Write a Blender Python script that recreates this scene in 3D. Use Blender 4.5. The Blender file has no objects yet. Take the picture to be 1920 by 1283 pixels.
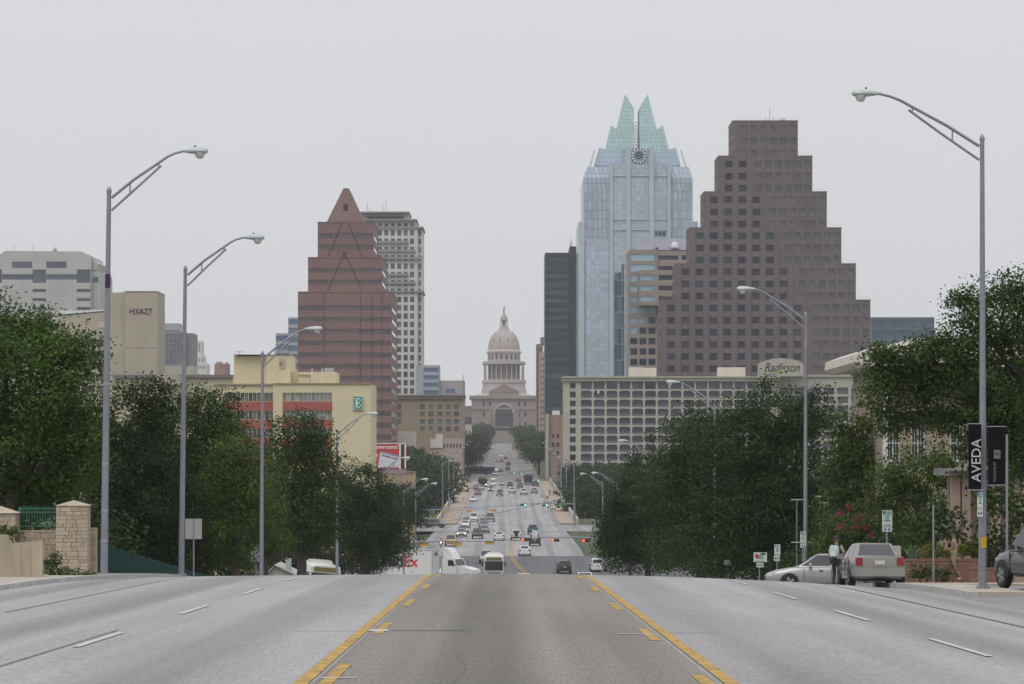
import bpy, bmesh, math, random
import numpy as np
from mathutils import Vector, Matrix
R = math.radians
sc = bpy.context.scene
C = sc.collection
# ------------------------------------------------------------------ camera
F = 6000.0; VX = 943.0; HY = 860.0           # focal length and vanishing point in photo pixels (1920 wide)
cam = bpy.data.cameras.new('camera'); cam.sensor_width = 36.0; cam.lens = 36.0 * F / 1920
cam.shift_x = (960 - VX) / 1920; cam.shift_y = (HY - 641.5) / 1920
cam.clip_start = 1.0; cam.clip_end = 20000
camo = bpy.data.objects.new('camera', cam); C.objects.link(camo)
camo.location = (0, 0, 0); camo.rotation_euler = (R(90), 0, 0); sc.camera = camo
# ------------------------------------------------------------------ world, sun, exposure
SUN_EL, SUN_AZ = 58, 205
w = bpy.data.worlds.new('World'); sc.world = w; w.use_nodes = True
nt = w.node_tree; nt.nodes.clear()
out = nt.nodes.new('ShaderNodeOutputWorld'); bg = nt.nodes.new('ShaderNodeBackground')
sky = nt.nodes.new('ShaderNodeTexSky'); sky.sky_type = 'NISHITA'; sky.sun_disc = False
sky.sun_elevation = R(SUN_EL); sky.sun_rotation = R(SUN_AZ); sky.dust_density = 6; sky.air_density = 1.2
hs = nt.nodes.new('ShaderNodeHueSaturation'); hs.inputs['Saturation'].default_value = 0.25
mx = nt.nodes.new('ShaderNodeMix'); mx.data_type = 'RGBA'; mx.inputs[0].default_value = 0.86
tc = nt.nodes.new('ShaderNodeTexCoord'); nz = nt.nodes.new('ShaderNodeTexNoise'); nz.inputs['Scale'].default_value = 2.2; nz.inputs['Detail'].default_value = 4
sep = nt.nodes.new('ShaderNodeSeparateXYZ'); mr = nt.nodes.new('ShaderNodeMapRange'); mr.interpolation_type = 'SMOOTHSTEP'
mr.inputs[1].default_value = -0.02; mr.inputs[2].default_value = 0.9; mr.inputs[3].default_value = 0.93; mr.inputs[4].default_value = 1.5
ov = nt.nodes.new('ShaderNodeVectorMath'); ov.operation = 'SCALE'; ov.inputs[0].default_value = (7.98, 8.04, 8.4)
mm = nt.nodes.new('ShaderNodeMath'); mm.operation = 'MULTIPLY'
nr = nt.nodes.new('ShaderNodeMapRange'); nr.inputs[3].default_value = 0.96; nr.inputs[4].default_value = 1.04
L = nt.links.new
L(tc.outputs['Generated'], nz.inputs['Vector']); L(tc.outputs['Generated'], sep.inputs[0]); L(sep.outputs['Z'], mr.inputs[0])
L(nz.outputs['Fac'], nr.inputs[0]); L(mr.outputs[0], mm.inputs[0]); L(nr.outputs[0], mm.inputs[1]); L(mm.outputs[0], ov.inputs['Scale'])
L(sky.outputs[0], hs.inputs['Color']); L(hs.outputs[0], mx.inputs[6]); L(ov.outputs[0], mx.inputs[7])
L(mx.outputs[2], bg.inputs[0]); L(bg.outputs[0], out.inputs[0]); bg.inputs[1].default_value = 0.1
sl = bpy.data.lights.new('sun', 'SUN'); sl.energy = 0.9; sl.angle = R(25); sl.color = (1, .97, .92)
so = bpy.data.objects.new('sun', sl); C.objects.link(so)
so.rotation_euler = (R(90 - SUN_EL), 0, R(180 - SUN_AZ))
sc.view_settings.view_transform = 'Standard'; sc.view_settings.look = 'None'
sc.view_settings.exposure = 0.0; sc.view_settings.gamma = 1.0; sc.view_settings.use_curve_mapping = False
sc.cycles.volume_bounces = 1; sc.cycles.max_bounces = 6; sc.cycles.transparent_max_bounces = 8
# ------------------------------------------------------------------ helpers
rnd = random.Random(7)
def PX(px, D): return (px - VX) * D / F
def PZ(py, D): return (HY - py) * D / F
def lin(c):
    return tuple(((v / 255) / 12.92 if v / 255 <= .04045 else ((v / 255 + .055) / 1.055) ** 2.4) for v in c)
MATS = {}
def mat(name, col, rough=.7, var=.15, scale=1.0, bump=0.0, metal=0.0, spec=.5, obvar=0.0, emit=None, es=1.0, detail=4, streak=None, coat=0):
    """procedural principled material: noise-varied colour, optional bump, optional per-object variation"""
    if name in MATS: return MATS[name]
    m = bpy.data.materials.new(name); m.use_nodes = True; n = m.node_tree; b = n.nodes['Principled BSDF']
    b.inputs['Roughness'].default_value = rough; b.inputs['Metallic'].default_value = metal
    b.inputs['Specular IOR Level'].default_value = spec; b.inputs['Coat Weight'].default_value = coat
    t = n.nodes.new('ShaderNodeTexCoord'); z = n.nodes.new('ShaderNodeTexNoise')
    z.inputs['Scale'].default_value = scale; z.inputs['Detail'].default_value = detail; z.inputs['Roughness'].default_value = .6
    src = t.outputs['Object']
    if streak:
        mp = n.nodes.new('ShaderNodeMapping'); mp.inputs['Scale'].default_value = streak
        n.links.new(src, mp.inputs[0]); src = mp.outputs[0]
    n.links.new(src, z.inputs['Vector'])
    r = n.nodes.new('ShaderNodeMapRange'); r.inputs[1].default_value = .3; r.inputs[2].default_value = .7
    r.inputs[3].default_value = 1 - var; r.inputs[4].default_value = 1 + var
    n.links.new(z.outputs['Fac'], r.inputs[0])
    v = n.nodes.new('ShaderNodeVectorMath'); v.operation = 'SCALE'; v.inputs[0].default_value = col[:3]
    sv = r.outputs[0]
    if obvar:
        oi = n.nodes.new('ShaderNodeObjectInfo'); r2 = n.nodes.new('ShaderNodeMapRange')
        r2.inputs[3].default_value = 1 - obvar; r2.inputs[4].default_value = 1 + obvar
        n.links.new(oi.outputs['Random'], r2.inputs[0])
        q = n.nodes.new('ShaderNodeMath'); q.operation = 'MULTIPLY'
        n.links.new(sv, q.inputs[0]); n.links.new(r2.outputs[0], q.inputs[1]); sv = q.outputs[0]
    n.links.new(sv, v.inputs['Scale']); n.links.new(v.outputs[0], b.inputs['Base Color'])
    if bump:
        bp = n.nodes.new('ShaderNodeBump'); bp.inputs['Strength'].default_value = bump; bp.inputs['Distance'].default_value = .05
        n.links.new(z.outputs['Fac'], bp.inputs['Height']); n.links.new(bp.outputs[0], b.inputs['Normal'])
    if emit:
        b.inputs['Emission Color'].default_value = (*emit, 1); b.inputs['Emission Strength'].default_value = es
    MATS[name] = m; return m
def glass(name, dark, light, p=.35, rough=.12, spec=.5):
    """window glass: each pane takes its own tint between dark and a curtain / sky tone"""
    if name in MATS: return MATS[name]
    m = bpy.data.materials.new(name); m.use_nodes = True; n = m.node_tree; b = n.nodes['Principled BSDF']
    b.inputs['Roughness'].default_value = rough; b.inputs['Specular IOR Level'].default_value = spec
    oi = n.nodes.new('ShaderNodeObjectInfo'); cr = n.nodes.new('ShaderNodeValToRGB')
    cr.color_ramp.elements[0].color = (*dark, 1); cr.color_ramp.elements[1].color = (*light, 1)
    cr.color_ramp.elements[0].position = 1 - p - .3; cr.color_ramp.elements[1].position = 1.0
    n.links.new(oi.outputs['Random'], cr.inputs[0])
    z = n.nodes.new('ShaderNodeTexNoise'); z.inputs['Scale'].default_value = .6; t = n.nodes.new('ShaderNodeTexCoord')
    n.links.new(t.outputs['Object'], z.inputs['Vector'])
    v = n.nodes.new('ShaderNodeVectorMath'); v.operation = 'SCALE'; r = n.nodes.new('ShaderNodeMapRange')
    r.inputs[3].default_value = .6; r.inputs[4].default_value = 1.4
    n.links.new(z.outputs['Fac'], r.inputs[0]); n.links.new(r.outputs[0], v.inputs['Scale'])
    n.links.new(cr.outputs[0], v.inputs[0]); n.links.new(v.outputs[0], b.inputs['Base Color'])
    MATS[name] = m; return m
def gridmat(name, col, line, bw, bh, mortar=.06, rough=.2, spec=.6, var=.12, metal=0, offset=0.0, sq=None):
    """curtain wall or block coursing too fine to build: brick pattern on X/Z or Y/Z by normal"""
    if name in MATS: return MATS[name]
    m = bpy.data.materials.new(name); m.use_nodes = True; n = m.node_tree; b = n.nodes['Principled BSDF']
    b.inputs['Roughness'].default_value = rough; b.inputs['Specular IOR Level'].default_value = spec; b.inputs['Metallic'].default_value = metal
    t = n.nodes.new('ShaderNodeTexCoord'); s = n.nodes.new('ShaderNodeSeparateXYZ'); a = n.nodes.new('ShaderNodeMath'); a.operation = 'ADD'
    cb = n.nodes.new('ShaderNodeCombineXYZ'); br = n.nodes.new('ShaderNodeTexBrick')
    n.links.new(t.outputs['Object'], s.inputs[0]); n.links.new(s.outputs['X'], a.inputs[0]); n.links.new(s.outputs['Y'], a.inputs[1])
    n.links.new(a.outputs[0], cb.inputs['X']); n.links.new(s.outputs['Z'], cb.inputs['Y']); n.links.new(cb.outputs[0], br.inputs['Vector'])
    br.inputs['Scale'].default_value = 1; br.inputs['Brick Width'].default_value = bw; br.inputs['Row Height'].default_value = bh
    br.inputs['Mortar Size'].default_value = mortar; br.inputs['Mortar Smooth'].default_value = .2; br.offset = offset
    br.inputs['Color1'].default_value = (*[c * (1 - var) for c in col], 1); br.inputs['Color2'].default_value = (*[c * (1 + var) for c in col], 1)
    br.inputs['Mortar'].default_value = (*line, 1); br.inputs['Bias'].default_value = 0
    z = n.nodes.new('ShaderNodeTexNoise'); z.inputs['Scale'].default_value = .05; z.inputs['Detail'].default_value = 3
    n.links.new(t.outputs['Object'], z.inputs['Vector'])
    r = n.nodes.new('ShaderNodeMapRange'); r.inputs[3].default_value = .75; r.inputs[4].default_value = 1.25
    v = n.nodes.new('ShaderNodeVectorMath'); v.operation = 'SCALE'
    n.links.new(z.outputs['Fac'], r.inputs[0]); n.links.new(r.outputs[0], v.inputs['Scale']); n.links.new(br.outputs['Color'], v.inputs[0])
    n.links.new(v.outputs[0], b.inputs['Base Color'])
    bp = n.nodes.new('ShaderNodeBump'); bp.inputs['Strength'].default_value = .4; bp.inputs['Distance'].default_value = .05; bp.invert = True
    n.links.new(br.outputs['Fac'], bp.inputs['Height']); n.links.new(bp.outputs[0], b.inputs['Normal'])
    MATS[name] = m; return m
def link(o, parent=None):
    C.objects.link(o)
    if parent is not None: o.parent = parent
    return o
def tag(o, label, cat, group=None):
    o['label'] = label; o['category'] = cat
    if group: o['group'] = group
    return o
def thing(name, label, cat, loc=(0, 0, 0), rz=0.0, group=None):
    o = bpy.data.objects.new(name, None); C.objects.link(o); o.location = loc; o.rotation_euler = (0, 0, rz); o.empty_display_size = .3
    return tag(o, label, cat, group)
class MB:
    """collects faces, then links them as ONE mesh object"""
    def __init__(s): s.v = []; s.f = []; s.m = []
    def add(s, vs, fs, mi=0):
        o = len(s.v); s.v += [tuple(v) for v in vs]; s.f += [tuple(i + o for i in f) for f in fs]; s.m += [mi] * len(fs); return s
    def quad(s, a, b, c, d, mi=0): return s.add([a, b, c, d], [(0, 1, 2, 3)], mi)
    def box(s, x0, x1, y0, y1, z0, z1, mi=0, taper=0.0):
        t = taper
        return s.add([(x0, y0, z0), (x1, y0, z0), (x1, y1, z0), (x0, y1, z0), (x0 + t, y0 + t, z1), (x1 - t, y0 + t, z1), (x1 - t, y1 - t, z1), (x0 + t, y1 - t, z1)],
                     [(0, 3, 2, 1), (4, 5, 6, 7), (0, 1, 5, 4), (1, 2, 6, 5), (2, 3, 7, 6), (3, 0, 4, 7)], mi)
    def tube(s, pts, rad, n=8, mi=0, cap=True):
        pts = [Vector(p) for p in pts]; rad = rad if isinstance(rad, (list, tuple)) else [rad] * len(pts)
        o = len(s.v); k = len(pts)
        for i, p in enumerate(pts):
            d = (pts[min(i + 1, k - 1)] - pts[max(i - 1, 0)]).normalized()
            a = d.cross(Vector((0, 0, 1)) if abs(d.z) < .9 else Vector((0, 1, 0))).normalized(); b = d.cross(a)
            for j in range(n):
                t = 2 * math.pi * j / n; s.v.append(tuple(p + (a * math.cos(t) + b * math.sin(t)) * rad[i]))
        for i in range(k - 1):
            for j in range(n):
                s.f.append((o + i * n + j, o + i * n + (j + 1) % n, o + (i + 1) * n + (j + 1) % n, o + (i + 1) * n + j)); s.m.append(mi)
        if cap:
            s.f.append(tuple(o + j for j in range(n))[::-1]); s.m.append(mi); s.f.append(tuple(o + (k - 1) * n + j for j in range(n))); s.m.append(mi)
        return s
    def lathe(s, prof, n=24, c=(0, 0, 0), mi=0):
        o = len(s.v); k = len(prof)
        for r, z in prof:
            for j in range(n):
                t = 2 * math.pi * (j + .5) / n; s.v.append((c[0] + r * math.cos(t), c[1] + r * math.sin(t), c[2] + z))
        for i in range(k - 1):
            for j in range(n):
                s.f.append((o + i * n + j, o + i * n + (j + 1) % n, o + (i + 1) * n + (j + 1) % n, o + (i + 1) * n + j)); s.m.append(mi)
        s.f.append(tuple(o + j for j in range(n))[::-1]); s.m.append(mi); s.f.append(tuple(o + (k - 1) * n + j for j in range(n))); s.m.append(mi)
        return s
    def prism(s, poly, y0, y1, mi=0):
        """polygon in X/Z (counter-clockwise seen from -Y) extruded along Y"""
        n = len(poly); o = len(s.v)
        s.v += [(x, y0, z) for x, z in poly] + [(x, y1, z) for x, z in poly]
        s.f.append(tuple(o + i for i in range(n))); s.m.append(mi); s.f.append(tuple(o + n + i for i in range(n))[::-1]); s.m.append(mi)
        for i in range(n):
            j = (i + 1) % n; s.f.append((o + j, o + i, o + n + i, o + n + j)); s.m.append(mi)
        return s
    def mesh(s, name, mats, smooth=False):
        me = bpy.data.meshes.new(name); me.from_pydata(s.v, [], s.f)
        for m in (mats if isinstance(mats, (list, tuple)) else [mats]): me.materials.append(m)
        me.polygons.foreach_set('material_index', s.m)
        if smooth: me.polygons.foreach_set('use_smooth', [True] * len(s.f)); me.set_sharp_from_angle(angle=R(40))
        me.update(); return me
    def build(s, name, mats, parent=None, smooth=False, loc=None):
        o = bpy.data.objects.new(name, s.mesh(name, mats, smooth)); link(o, parent)
        if loc: o.location = loc
        return o
def copy_tree(o, parent=None):
    c = o.copy(); C.objects.link(c); c.parent = parent
    for ch in list(o.children): copy_tree(ch, c)
    return c
def text(name, body, size, m, parent=None, loc=(0, 0, 0), rot=(R(90), 0, 0), ext=.02, shear=0, align='CENTER', sx=1.0, bold=0.0):
    cu = bpy.data.curves.new(name, 'FONT'); cu.body = body; cu.size = size; cu.extrude = ext; cu.shear = shear; cu.align_x = align; cu.align_y = 'CENTER'; cu.offset = bold
    cu.resolution_u = 3
    t = bpy.data.objects.new(name, cu); me = bpy.data.meshes.new_from_object(t); bpy.data.objects.remove(t)
    me.materials.clear(); me.materials.append(m)
    o = bpy.data.objects.new(name, me); link(o, parent); o.location = loc; o.rotation_euler = rot; o.scale = (sx, 1, 1); return o
PANE = {}
def pane(parent, x, y, z, wd, ht, m, rz=0.0, name='window'):
    """one window: a shared unit pane with a thin frame, scaled to the opening; faces local -Y turned by rz"""
    if m.name not in PANE:
        PANE[m.name] = MB().quad((-.5, 0, -.5), (.5, 0, -.5), (.5, 0, .5), (-.5, 0, .5)).mesh('window_pane', m)
    o = bpy.data.objects.new(name, PANE[m.name]); link(o, parent)
    o.location = (x, y, z); o.rotation_euler = (0, 0, rz); o.scale = (wd, 1, ht); return o
def wallmesh(mb, u0, u1, z0, z1, holes, fn, depth=.4, mi=0):
    """wall rectangle with real openings; fn(u, d, z) maps wall coords (d = inward depth) to a point"""
    us = sorted({u0, u1, *[h[0] for h in holes], *[h[1] for h in holes]}); zs = sorted({z0, z1, *[h[2] for h in holes], *[h[3] for h in holes]})
    ui = {u: i for i, u in enumerate(us)}; zi = {z: i for i, z in enumerate(zs)}
    open_ = set()
    for a, b, c, d in holes:
        for i in range(ui[a], ui[b]):
            for j in range(zi[c], zi[d]): open_.add((i, j))
    for j in range(len(zs) - 1):
        i = 0
        while i < len(us) - 1:
            if (i, j) in open_: i += 1; continue
            k = i
            while k < len(us) - 1 and (k, j) not in open_: k += 1
            mb.quad(fn(us[i], 0, zs[j]), fn(us[k], 0, zs[j]), fn(us[k], 0, zs[j + 1]), fn(us[i], 0, zs[j + 1]), mi); i = k
    for a, b, c, d in holes:
        mb.quad(fn(a, 0, c), fn(b, 0, c), fn(b, depth, c), fn(a, depth, c), mi); mb.quad(fn(a, depth, d), fn(b, depth, d), fn(b, 0, d), fn(a, 0, d), mi)
        mb.quad(fn(a, 0, d), fn(a, 0, c), fn(a, depth, c), fn(a, depth, d), mi); mb.quad(fn(b, 0, c), fn(b, 0, d), fn(b, depth, d), fn(b, depth, c), mi)
def tower_block(parent, x0, x1, y0, y1, z0, z1, wm, front=(), right=(), left=(), gm=None, depth=.35, name='wall', wname='window'):
    """a block of a building (local coords, front faces -Y) with window openings and a pane in each; holes are (u0,u1,z0,z1)"""
    mb = MB()
    wallmesh(mb, x0, x1, z0, z1, [h[:4] for h in front], lambda u, d, z: (u, y0 + d, z), depth)
    wallmesh(mb, y0, y1, z0, z1, [h[:4] for h in right], lambda u, d, z: (x1 - d, u, z), depth)
    wallmesh(mb, y0, y1, z0, z1, [h[:4] for h in left], lambda u, d, z: (x0 + d, y0 + y1 - u, z), depth)
    mb.quad((x1, y1, z0), (x0, y1, z0), (x0, y1, z1), (x1, y1, z1)); mb.quad((x0, y0, z1), (x1, y0, z1), (x1, y1, z1), (x0, y1, z1))
    wo = mb.build(name, wm, parent)
    dd = depth - .02
    for h in front:
        pane(parent, (h[0] + h[1]) / 2, y0 + dd, (h[2] + h[3]) / 2, h[1] - h[0], h[3] - h[2], h[4] if len(h) > 4 else gm, 0, wname)
    for h in right:
        pane(parent, x1 - dd, (h[0] + h[1]) / 2, (h[2] + h[3]) / 2, h[1] - h[0], h[3] - h[2], h[4] if len(h) > 4 else gm, R(90), wname)
    for h in left:
        pane(parent, x0 + dd, y0 + y1 - (h[0] + h[1]) / 2, (h[2] + h[3]) / 2, h[1] - h[0], h[3] - h[2], h[4] if len(h) > 4 else gm, R(-90), wname)
    return wo
def grid_holes(u0, du, n, wu, z0, dz, m, hz):
    """n columns by m rows of openings; first opening centred at (u0, z0)"""
    return [(u0 + i * du - wu / 2, u0 + i * du + wu / 2, z0 + j * dz - hz / 2, z0 + j * dz + hz / 2) for j in range(m) for i in range(n)]
# ------------------------------------------------------------------ ground levels (y = metres ahead of the camera)
_cp = [(d, -1.88 - .01667 * d) for d in range(-120, 86, 5)] + [(85 + u, -3.297 - .01667 * u - .000555 * u * u) for u in range(3, 31, 3)]
_cp += [(150, -6.05), (183, -7.65), (217, -9.0), (260, -10.75), (300, -12.3), (350, -14.0), (385, -15.05), (410, -15.4), (435, -15.1), (465, -14.3), (500, -13.8), (550, -13.75), (607, -13.7),
        (700, -12.8), (800, -11.3), (885, -9.9), (1000, -8), (1370, -1.8), (2100, 10), (2250, 11.5), (6000, 12)]
_t = np.arange(-120, 6001, 1.0); _z = np.interp(_t, [c[0] for c in _cp], [c[1] for c in _cp])
_k = np.ones(31) / 31; _zs = np.convolve(np.pad(_z, 15, mode='edge'), _k, 'valid'); _w = np.clip((_t - 118) / 30, 0, 1); _z = _z * (1 - _w) + _zs * _w
def prof(D): return float(np.interp(D, _t, _z))
def sstep(a, b, x):
    t = min(1, max(0, (x - a) / (b - a))); return t * t * (3 - 2 * t)
RL, RR = -11.3, 11.9                                  # road edges
def roadz(D, X):
    c = (.06 - (.0008 if X < 0 else .003) * min(12.0, abs(X)) ** 2) * (1 - sstep(380, 470, D))
    return prof(D) + c + .03 * min(6, max(0, X - 12)) * (1 - sstep(125, 150, D))
def terrain(D, X):
    z = roadz(D, X)
    if X < -11.6: z -= sstep(150, 220, D) * (1 - sstep(560, 640, D)) * (1.0 * sstep(11.6, 15, -X) + 2.5 * sstep(15, 45, -X))
    z -= 9 * sstep(12.5, 20, abs(X)) * sstep(690, 730, D) * (1 - sstep(940, 990, D))
    return z
def D_of(py, lo=412, hi=2100):
    """distance at which the road shows at photo row py"""
    for _ in range(40):
        m = (lo + hi) / 2
        if HY - F * roadz(m, 0) / m > py: lo = m
        else: hi = m
    return lo
# ================================================================== THE SETTING
def structure(o, kind='structure'): o['kind'] = kind; return o
def sheet(name, m, xs, ds, zf, parent=None):
    v = [(x, d, zf(d, x)) for d in ds for x in xs]; n = len(xs)
    f = [(j * n + i, j * n + i + 1, (j + 1) * n + i + 1, (j + 1) * n + i) for j in range(len(ds) - 1) for i in range(n - 1)]
    mb = MB(); mb.add(v, f); return mb.build(name, m, parent, smooth=True)
def fr(a, b, s):
    n = max(1, int(round((b - a) / s))); return [a + (b - a) * i / n for i in range(n + 1)]
def roadmat(name, col, streak=.16, fine=.12, crack=.5, joint=0, offx=0.0):
    m = bpy.data.materials.new(name); m.use_nodes = True; n = m.node_tree; b = n.nodes['Principled BSDF']; b.inputs['Roughness'].default_value = .75; b.inputs['Specular IOR Level'].default_value = .35
    t = n.nodes.new('ShaderNodeTexCoord'); K = n.links.new
    def noise(sx, sy, scale, det, lo, hi, a=.3, c=.7):
        mp = n.nodes.new('ShaderNodeMapping'); mp.inputs['Scale'].default_value = (sx, sy, 0); mp.inputs['Location'].default_value = (offx, 0, 0); K(t.outputs['Object'], mp.inputs[0])
        z = n.nodes.new('ShaderNodeTexNoise'); z.inputs['Scale'].default_value = scale; z.inputs['Detail'].default_value = det; K(mp.outputs[0], z.inputs['Vector'])
        r = n.nodes.new('ShaderNodeMapRange'); r.inputs[1].default_value = a; r.inputs[2].default_value = c; r.inputs[3].default_value = lo; r.inputs[4].default_value = hi; K(z.outputs['Fac'], r.inputs[0]); return r.outputs[0], z
    def mul(a, c):
        q = n.nodes.new('ShaderNodeMath'); q.operation = 'MULTIPLY'; K(a, q.inputs[0]); K(c, q.inputs[1]); return q.outputs[0]
    s1, _ = noise(1, .010, .9, 4, 1 - streak, 1 + streak * .7)          # long wear streaks down the lanes
    s2, _ = noise(.35, .05, 1, 4, .86, 1.13); s3, zf = noise(1, .06, 26, 3, 1 - fine * .8, 1 + fine * .8); s4, _ = noise(1, .03, 1.4, 5, .95, 1.05)
    f = mul(mul(s1, s2), mul(s3, s4))
    sp = n.nodes.new('ShaderNodeSeparateXYZ'); K(t.outputs['Object'], sp.inputs[0])
    wv = n.nodes.new('ShaderNodeMath'); wv.operation = 'SINE'; ml = n.nodes.new('ShaderNodeMath'); ml.operation = 'MULTIPLY_ADD'; ml.inputs[1].default_value = 2 * math.pi / 3.7; ml.inputs[2].default_value = 1.9
    K(sp.outputs['X'], ml.inputs[0]); K(ml.outputs[0], wv.inputs[0])
    wr = n.nodes.new('ShaderNodeMapRange'); wr.inputs[1].default_value = .1; wr.inputs[2].default_value = 1; wr.inputs[3].default_value = 1; wr.inputs[4].default_value = 1 - streak * 1.1; wr.interpolation_type = 'SMOOTHSTEP'
    K(wv.outputs[0], wr.inputs[0]); f = mul(f, wr.outputs[0])            # oil-darkened strip along each lane
    mp = n.nodes.new('ShaderNodeMapping'); mp.inputs['Scale'].default_value = (.23, .075, 0); K(t.outputs['Object'], mp.inputs[0])
    dz = n.nodes.new('ShaderNodeTexNoise'); dz.inputs['Scale'].default_value = 2; K(mp.outputs[0], dz.inputs['Vector'])
    ad = n.nodes.new('ShaderNodeMix'); ad.data_type = 'RGBA'; ad.inputs[0].default_value = .22; K(mp.outputs[0], ad.inputs[6]); K(dz.outputs['Color'], ad.inputs[7])
    vo = n.nodes.new('ShaderNodeTexVoronoi'); vo.feature = 'DISTANCE_TO_EDGE'; vo.inputs['Scale'].default_value = 1.0; K(ad.outputs[2], vo.inputs['Vector'])
    cr = n.nodes.new('ShaderNodeMapRange'); cr.inputs[1].default_value = .001; cr.inputs[2].default_value = .006; cr.inputs[3].default_value = 1 - crack; cr.inputs[4].default_value = 1; K(vo.outputs['Distance'], cr.inputs[0])
    f = mul(f, cr.outputs[0])
    v = n.nodes.new('ShaderNodeVectorMath'); v.operation = 'SCALE'; v.inputs[0].default_value = col; K(f, v.inputs['Scale']); K(v.outputs[0], b.inputs['Base Color'])
    bp = n.nodes.new('ShaderNodeBump'); bp.inputs['Strength'].default_value = .25; bp.inputs['Distance'].default_value = .01; K(zf.outputs['Fac'], bp.inputs['Height']); K(bp.outputs[0], b.inputs['Normal'])
    MATS[name] = m; return m
M_asph = roadmat('worn_asphalt', (.285, .28, .283), .2, .22, .12)
M_turn = roadmat('turn_lane_asphalt', (.188, .174, .152), .3, .26, .2, offx=3.3)
M_dark = roadmat('fresh_asphalt', (.10, .10, .11), .1, .12, .0, offx=9)
M_conc = mat('sidewalk_concrete', (.36, .32, .27), .85, .18, .9, .2)
M_kerb = mat('kerb_concrete', (.42, .41, .39), .85, .18, 1.5, .2)
M_grass = mat('ground_grass', (.055, .075, .03), .95, .4, .35, .3)
M_yel = mat('yellow_road_paint', (.36, .225, .05), .8, .4, 5.0, 0, streak=(1, .5, 1))
M_whp = mat('white_road_paint', (.43, .43, .43), .75, .35, 5.0)
M_tar = mat('tar_seam', (.05, .05, .05), .6, .3, 2)
ds_near = fr(-100, 60, 10) + fr(62, 150, 2)[0:] + fr(155, 480, 5) + fr(490, 1100, 10) + fr(1120, 2300, 40)
xs_g = [-2300, -1200, -500, -250, -120, -60, -45, -35, -28, -22, -18, -15, -13.5, -12.3, -11.7, 12.0, 12.6, 14, 16, 20, 28, 45, 60, 120, 250, 500, 1200, 2300]
structure(sheet('ground', M_grass, xs_g, ds_near + [2600, 3000, 3800], lambda d, x: terrain(d, x) - (.3 if -12 < x < 12.5 else .10)))
xs_r = [-12.9, RL, -9, -7, -5, -3.5, -2, -1, 0, 1, 2, 3.5, 5, 7, 9, 10.5, RR]
road = structure(sheet('road', M_asph, xs_r, fr(-100, 60, 10) + fr(62, 150, 2) + fr(155, 640, 5), roadz))
bw = [-9.2, -6, -3, 0, 1.2, 4, 7, 11.4]
structure(sheet('avenue', M_asph, [x for x in bw], fr(640, 1040, 10), lambda d, x: roadz(d, 0) + .05))
structure(sheet('upper_avenue', roadmat('far_asphalt', (.19, .175, .17), .08, .1, .0), [-11, -5, 0, 5, 12], fr(1040, 2080, 20), lambda d, x: roadz(d, 0) + .05))
structure(sheet('intersection_pavement', M_dark, [-40, -25, RL, -6, 0, 6, RR, 25, 40], fr(372, 468, 6), lambda d, x: (roadz(d, x) if abs(x) < 12 else terrain(d, x)) + .03))
structure(sheet('bridge_intersection', M_asph, [-60, -30, -16, -11.2, 0, 11.8, 16, 30, 60], fr(600, 645, 5), lambda d, x: roadz(d, 0) + .03 - max(0, abs(x) - 14) * .02))
turn = sheet('turn_lane', M_turn, [-2.02, -1, 0, 1, 2.3], fr(-20, 60, 10) + fr(62, 150, 2) + fr(155, 360, 5), lambda d, x: roadz(d, x) + .006, road)
def stripe(name, m, x0, x1, d0, d1, dz=.012, step=2.0, parent=road):
    return sheet(name, m, [x0, x1], fr(d0, d1, step), lambda d, x: roadz(d, x) + dz, parent)
stripe('yellow_line', M_yel, -2.22, -2.06, -20, 360); stripe('yellow_line', M_yel, 2.36, 2.52, -20, 360)
for k in range(-2, 9):
    d0 = 33.6 + 14.1 * k
    stripe('turn_lane_dash', M_yel, -1.95, -1.80, d0, d0 + 4.6); stripe('turn_lane_dash', M_yel, 2.10, 2.25, d0 - 2.2, d0 + 2.2)
    stripe('lane_dash', M_whp, -5.88, -5.76, d0 + 10, d0 + 15.2); stripe('lane_dash', M_whp, 6.48, 6.60, d0 + 9.4, d0 + 15.4)
stripe('tar_seam', M_tar, 9.35, 9.42, 20, 130); stripe('tar_seam', M_tar, -9.35, -9.31, 60, 130); stripe('tar_seam', M_tar, -6.02, -5.99, 30, 50)
for d0 in (48.9, 62.5): stripe('expansion_joint', M_tar, -3.2, 3.2, d0, d0 + .05, .009, .05)
stripe('tar_patch', M_tar, -1.7, -.55, 48.75, 49.1, .010, .2)
stripe('white_mark', M_whp, 1.7, 2.25, 47.65, 47.8, .014, .2); stripe('white_mark', M_whp, -2.05, -1.75, 48.6, 49.3, .014, .3); stripe('white_mark', M_whp, -2.0, -1.6, 34.9, 35.05, .014, .15)
# yellow pair of the far street curving at the junction, lane lines beyond
for off in (0, .35):
    sheet('yellow_line', M_yel, [0, .15], fr(372, 545, 6), lambda d, x, o=off: roadz(d, 0) + .06, road).location.x = 1.0 + off
for o_ in [o for o in road.children if o.name.startswith('yellow_line') and abs(o.location.x - 1.17) < .2]:
    for v in o_.data.vertices: v.co.x += 2.6 * (1 - sstep(395, 470, v.co.y))
for xl in (-5.6, -2.6, 4.6, 8.0): 
    for k in range(18): stripe('lane_dash', M_whp, xl, xl + .14, 480 + 24 * k, 486 + 24 * k, .07, 3)
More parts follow.
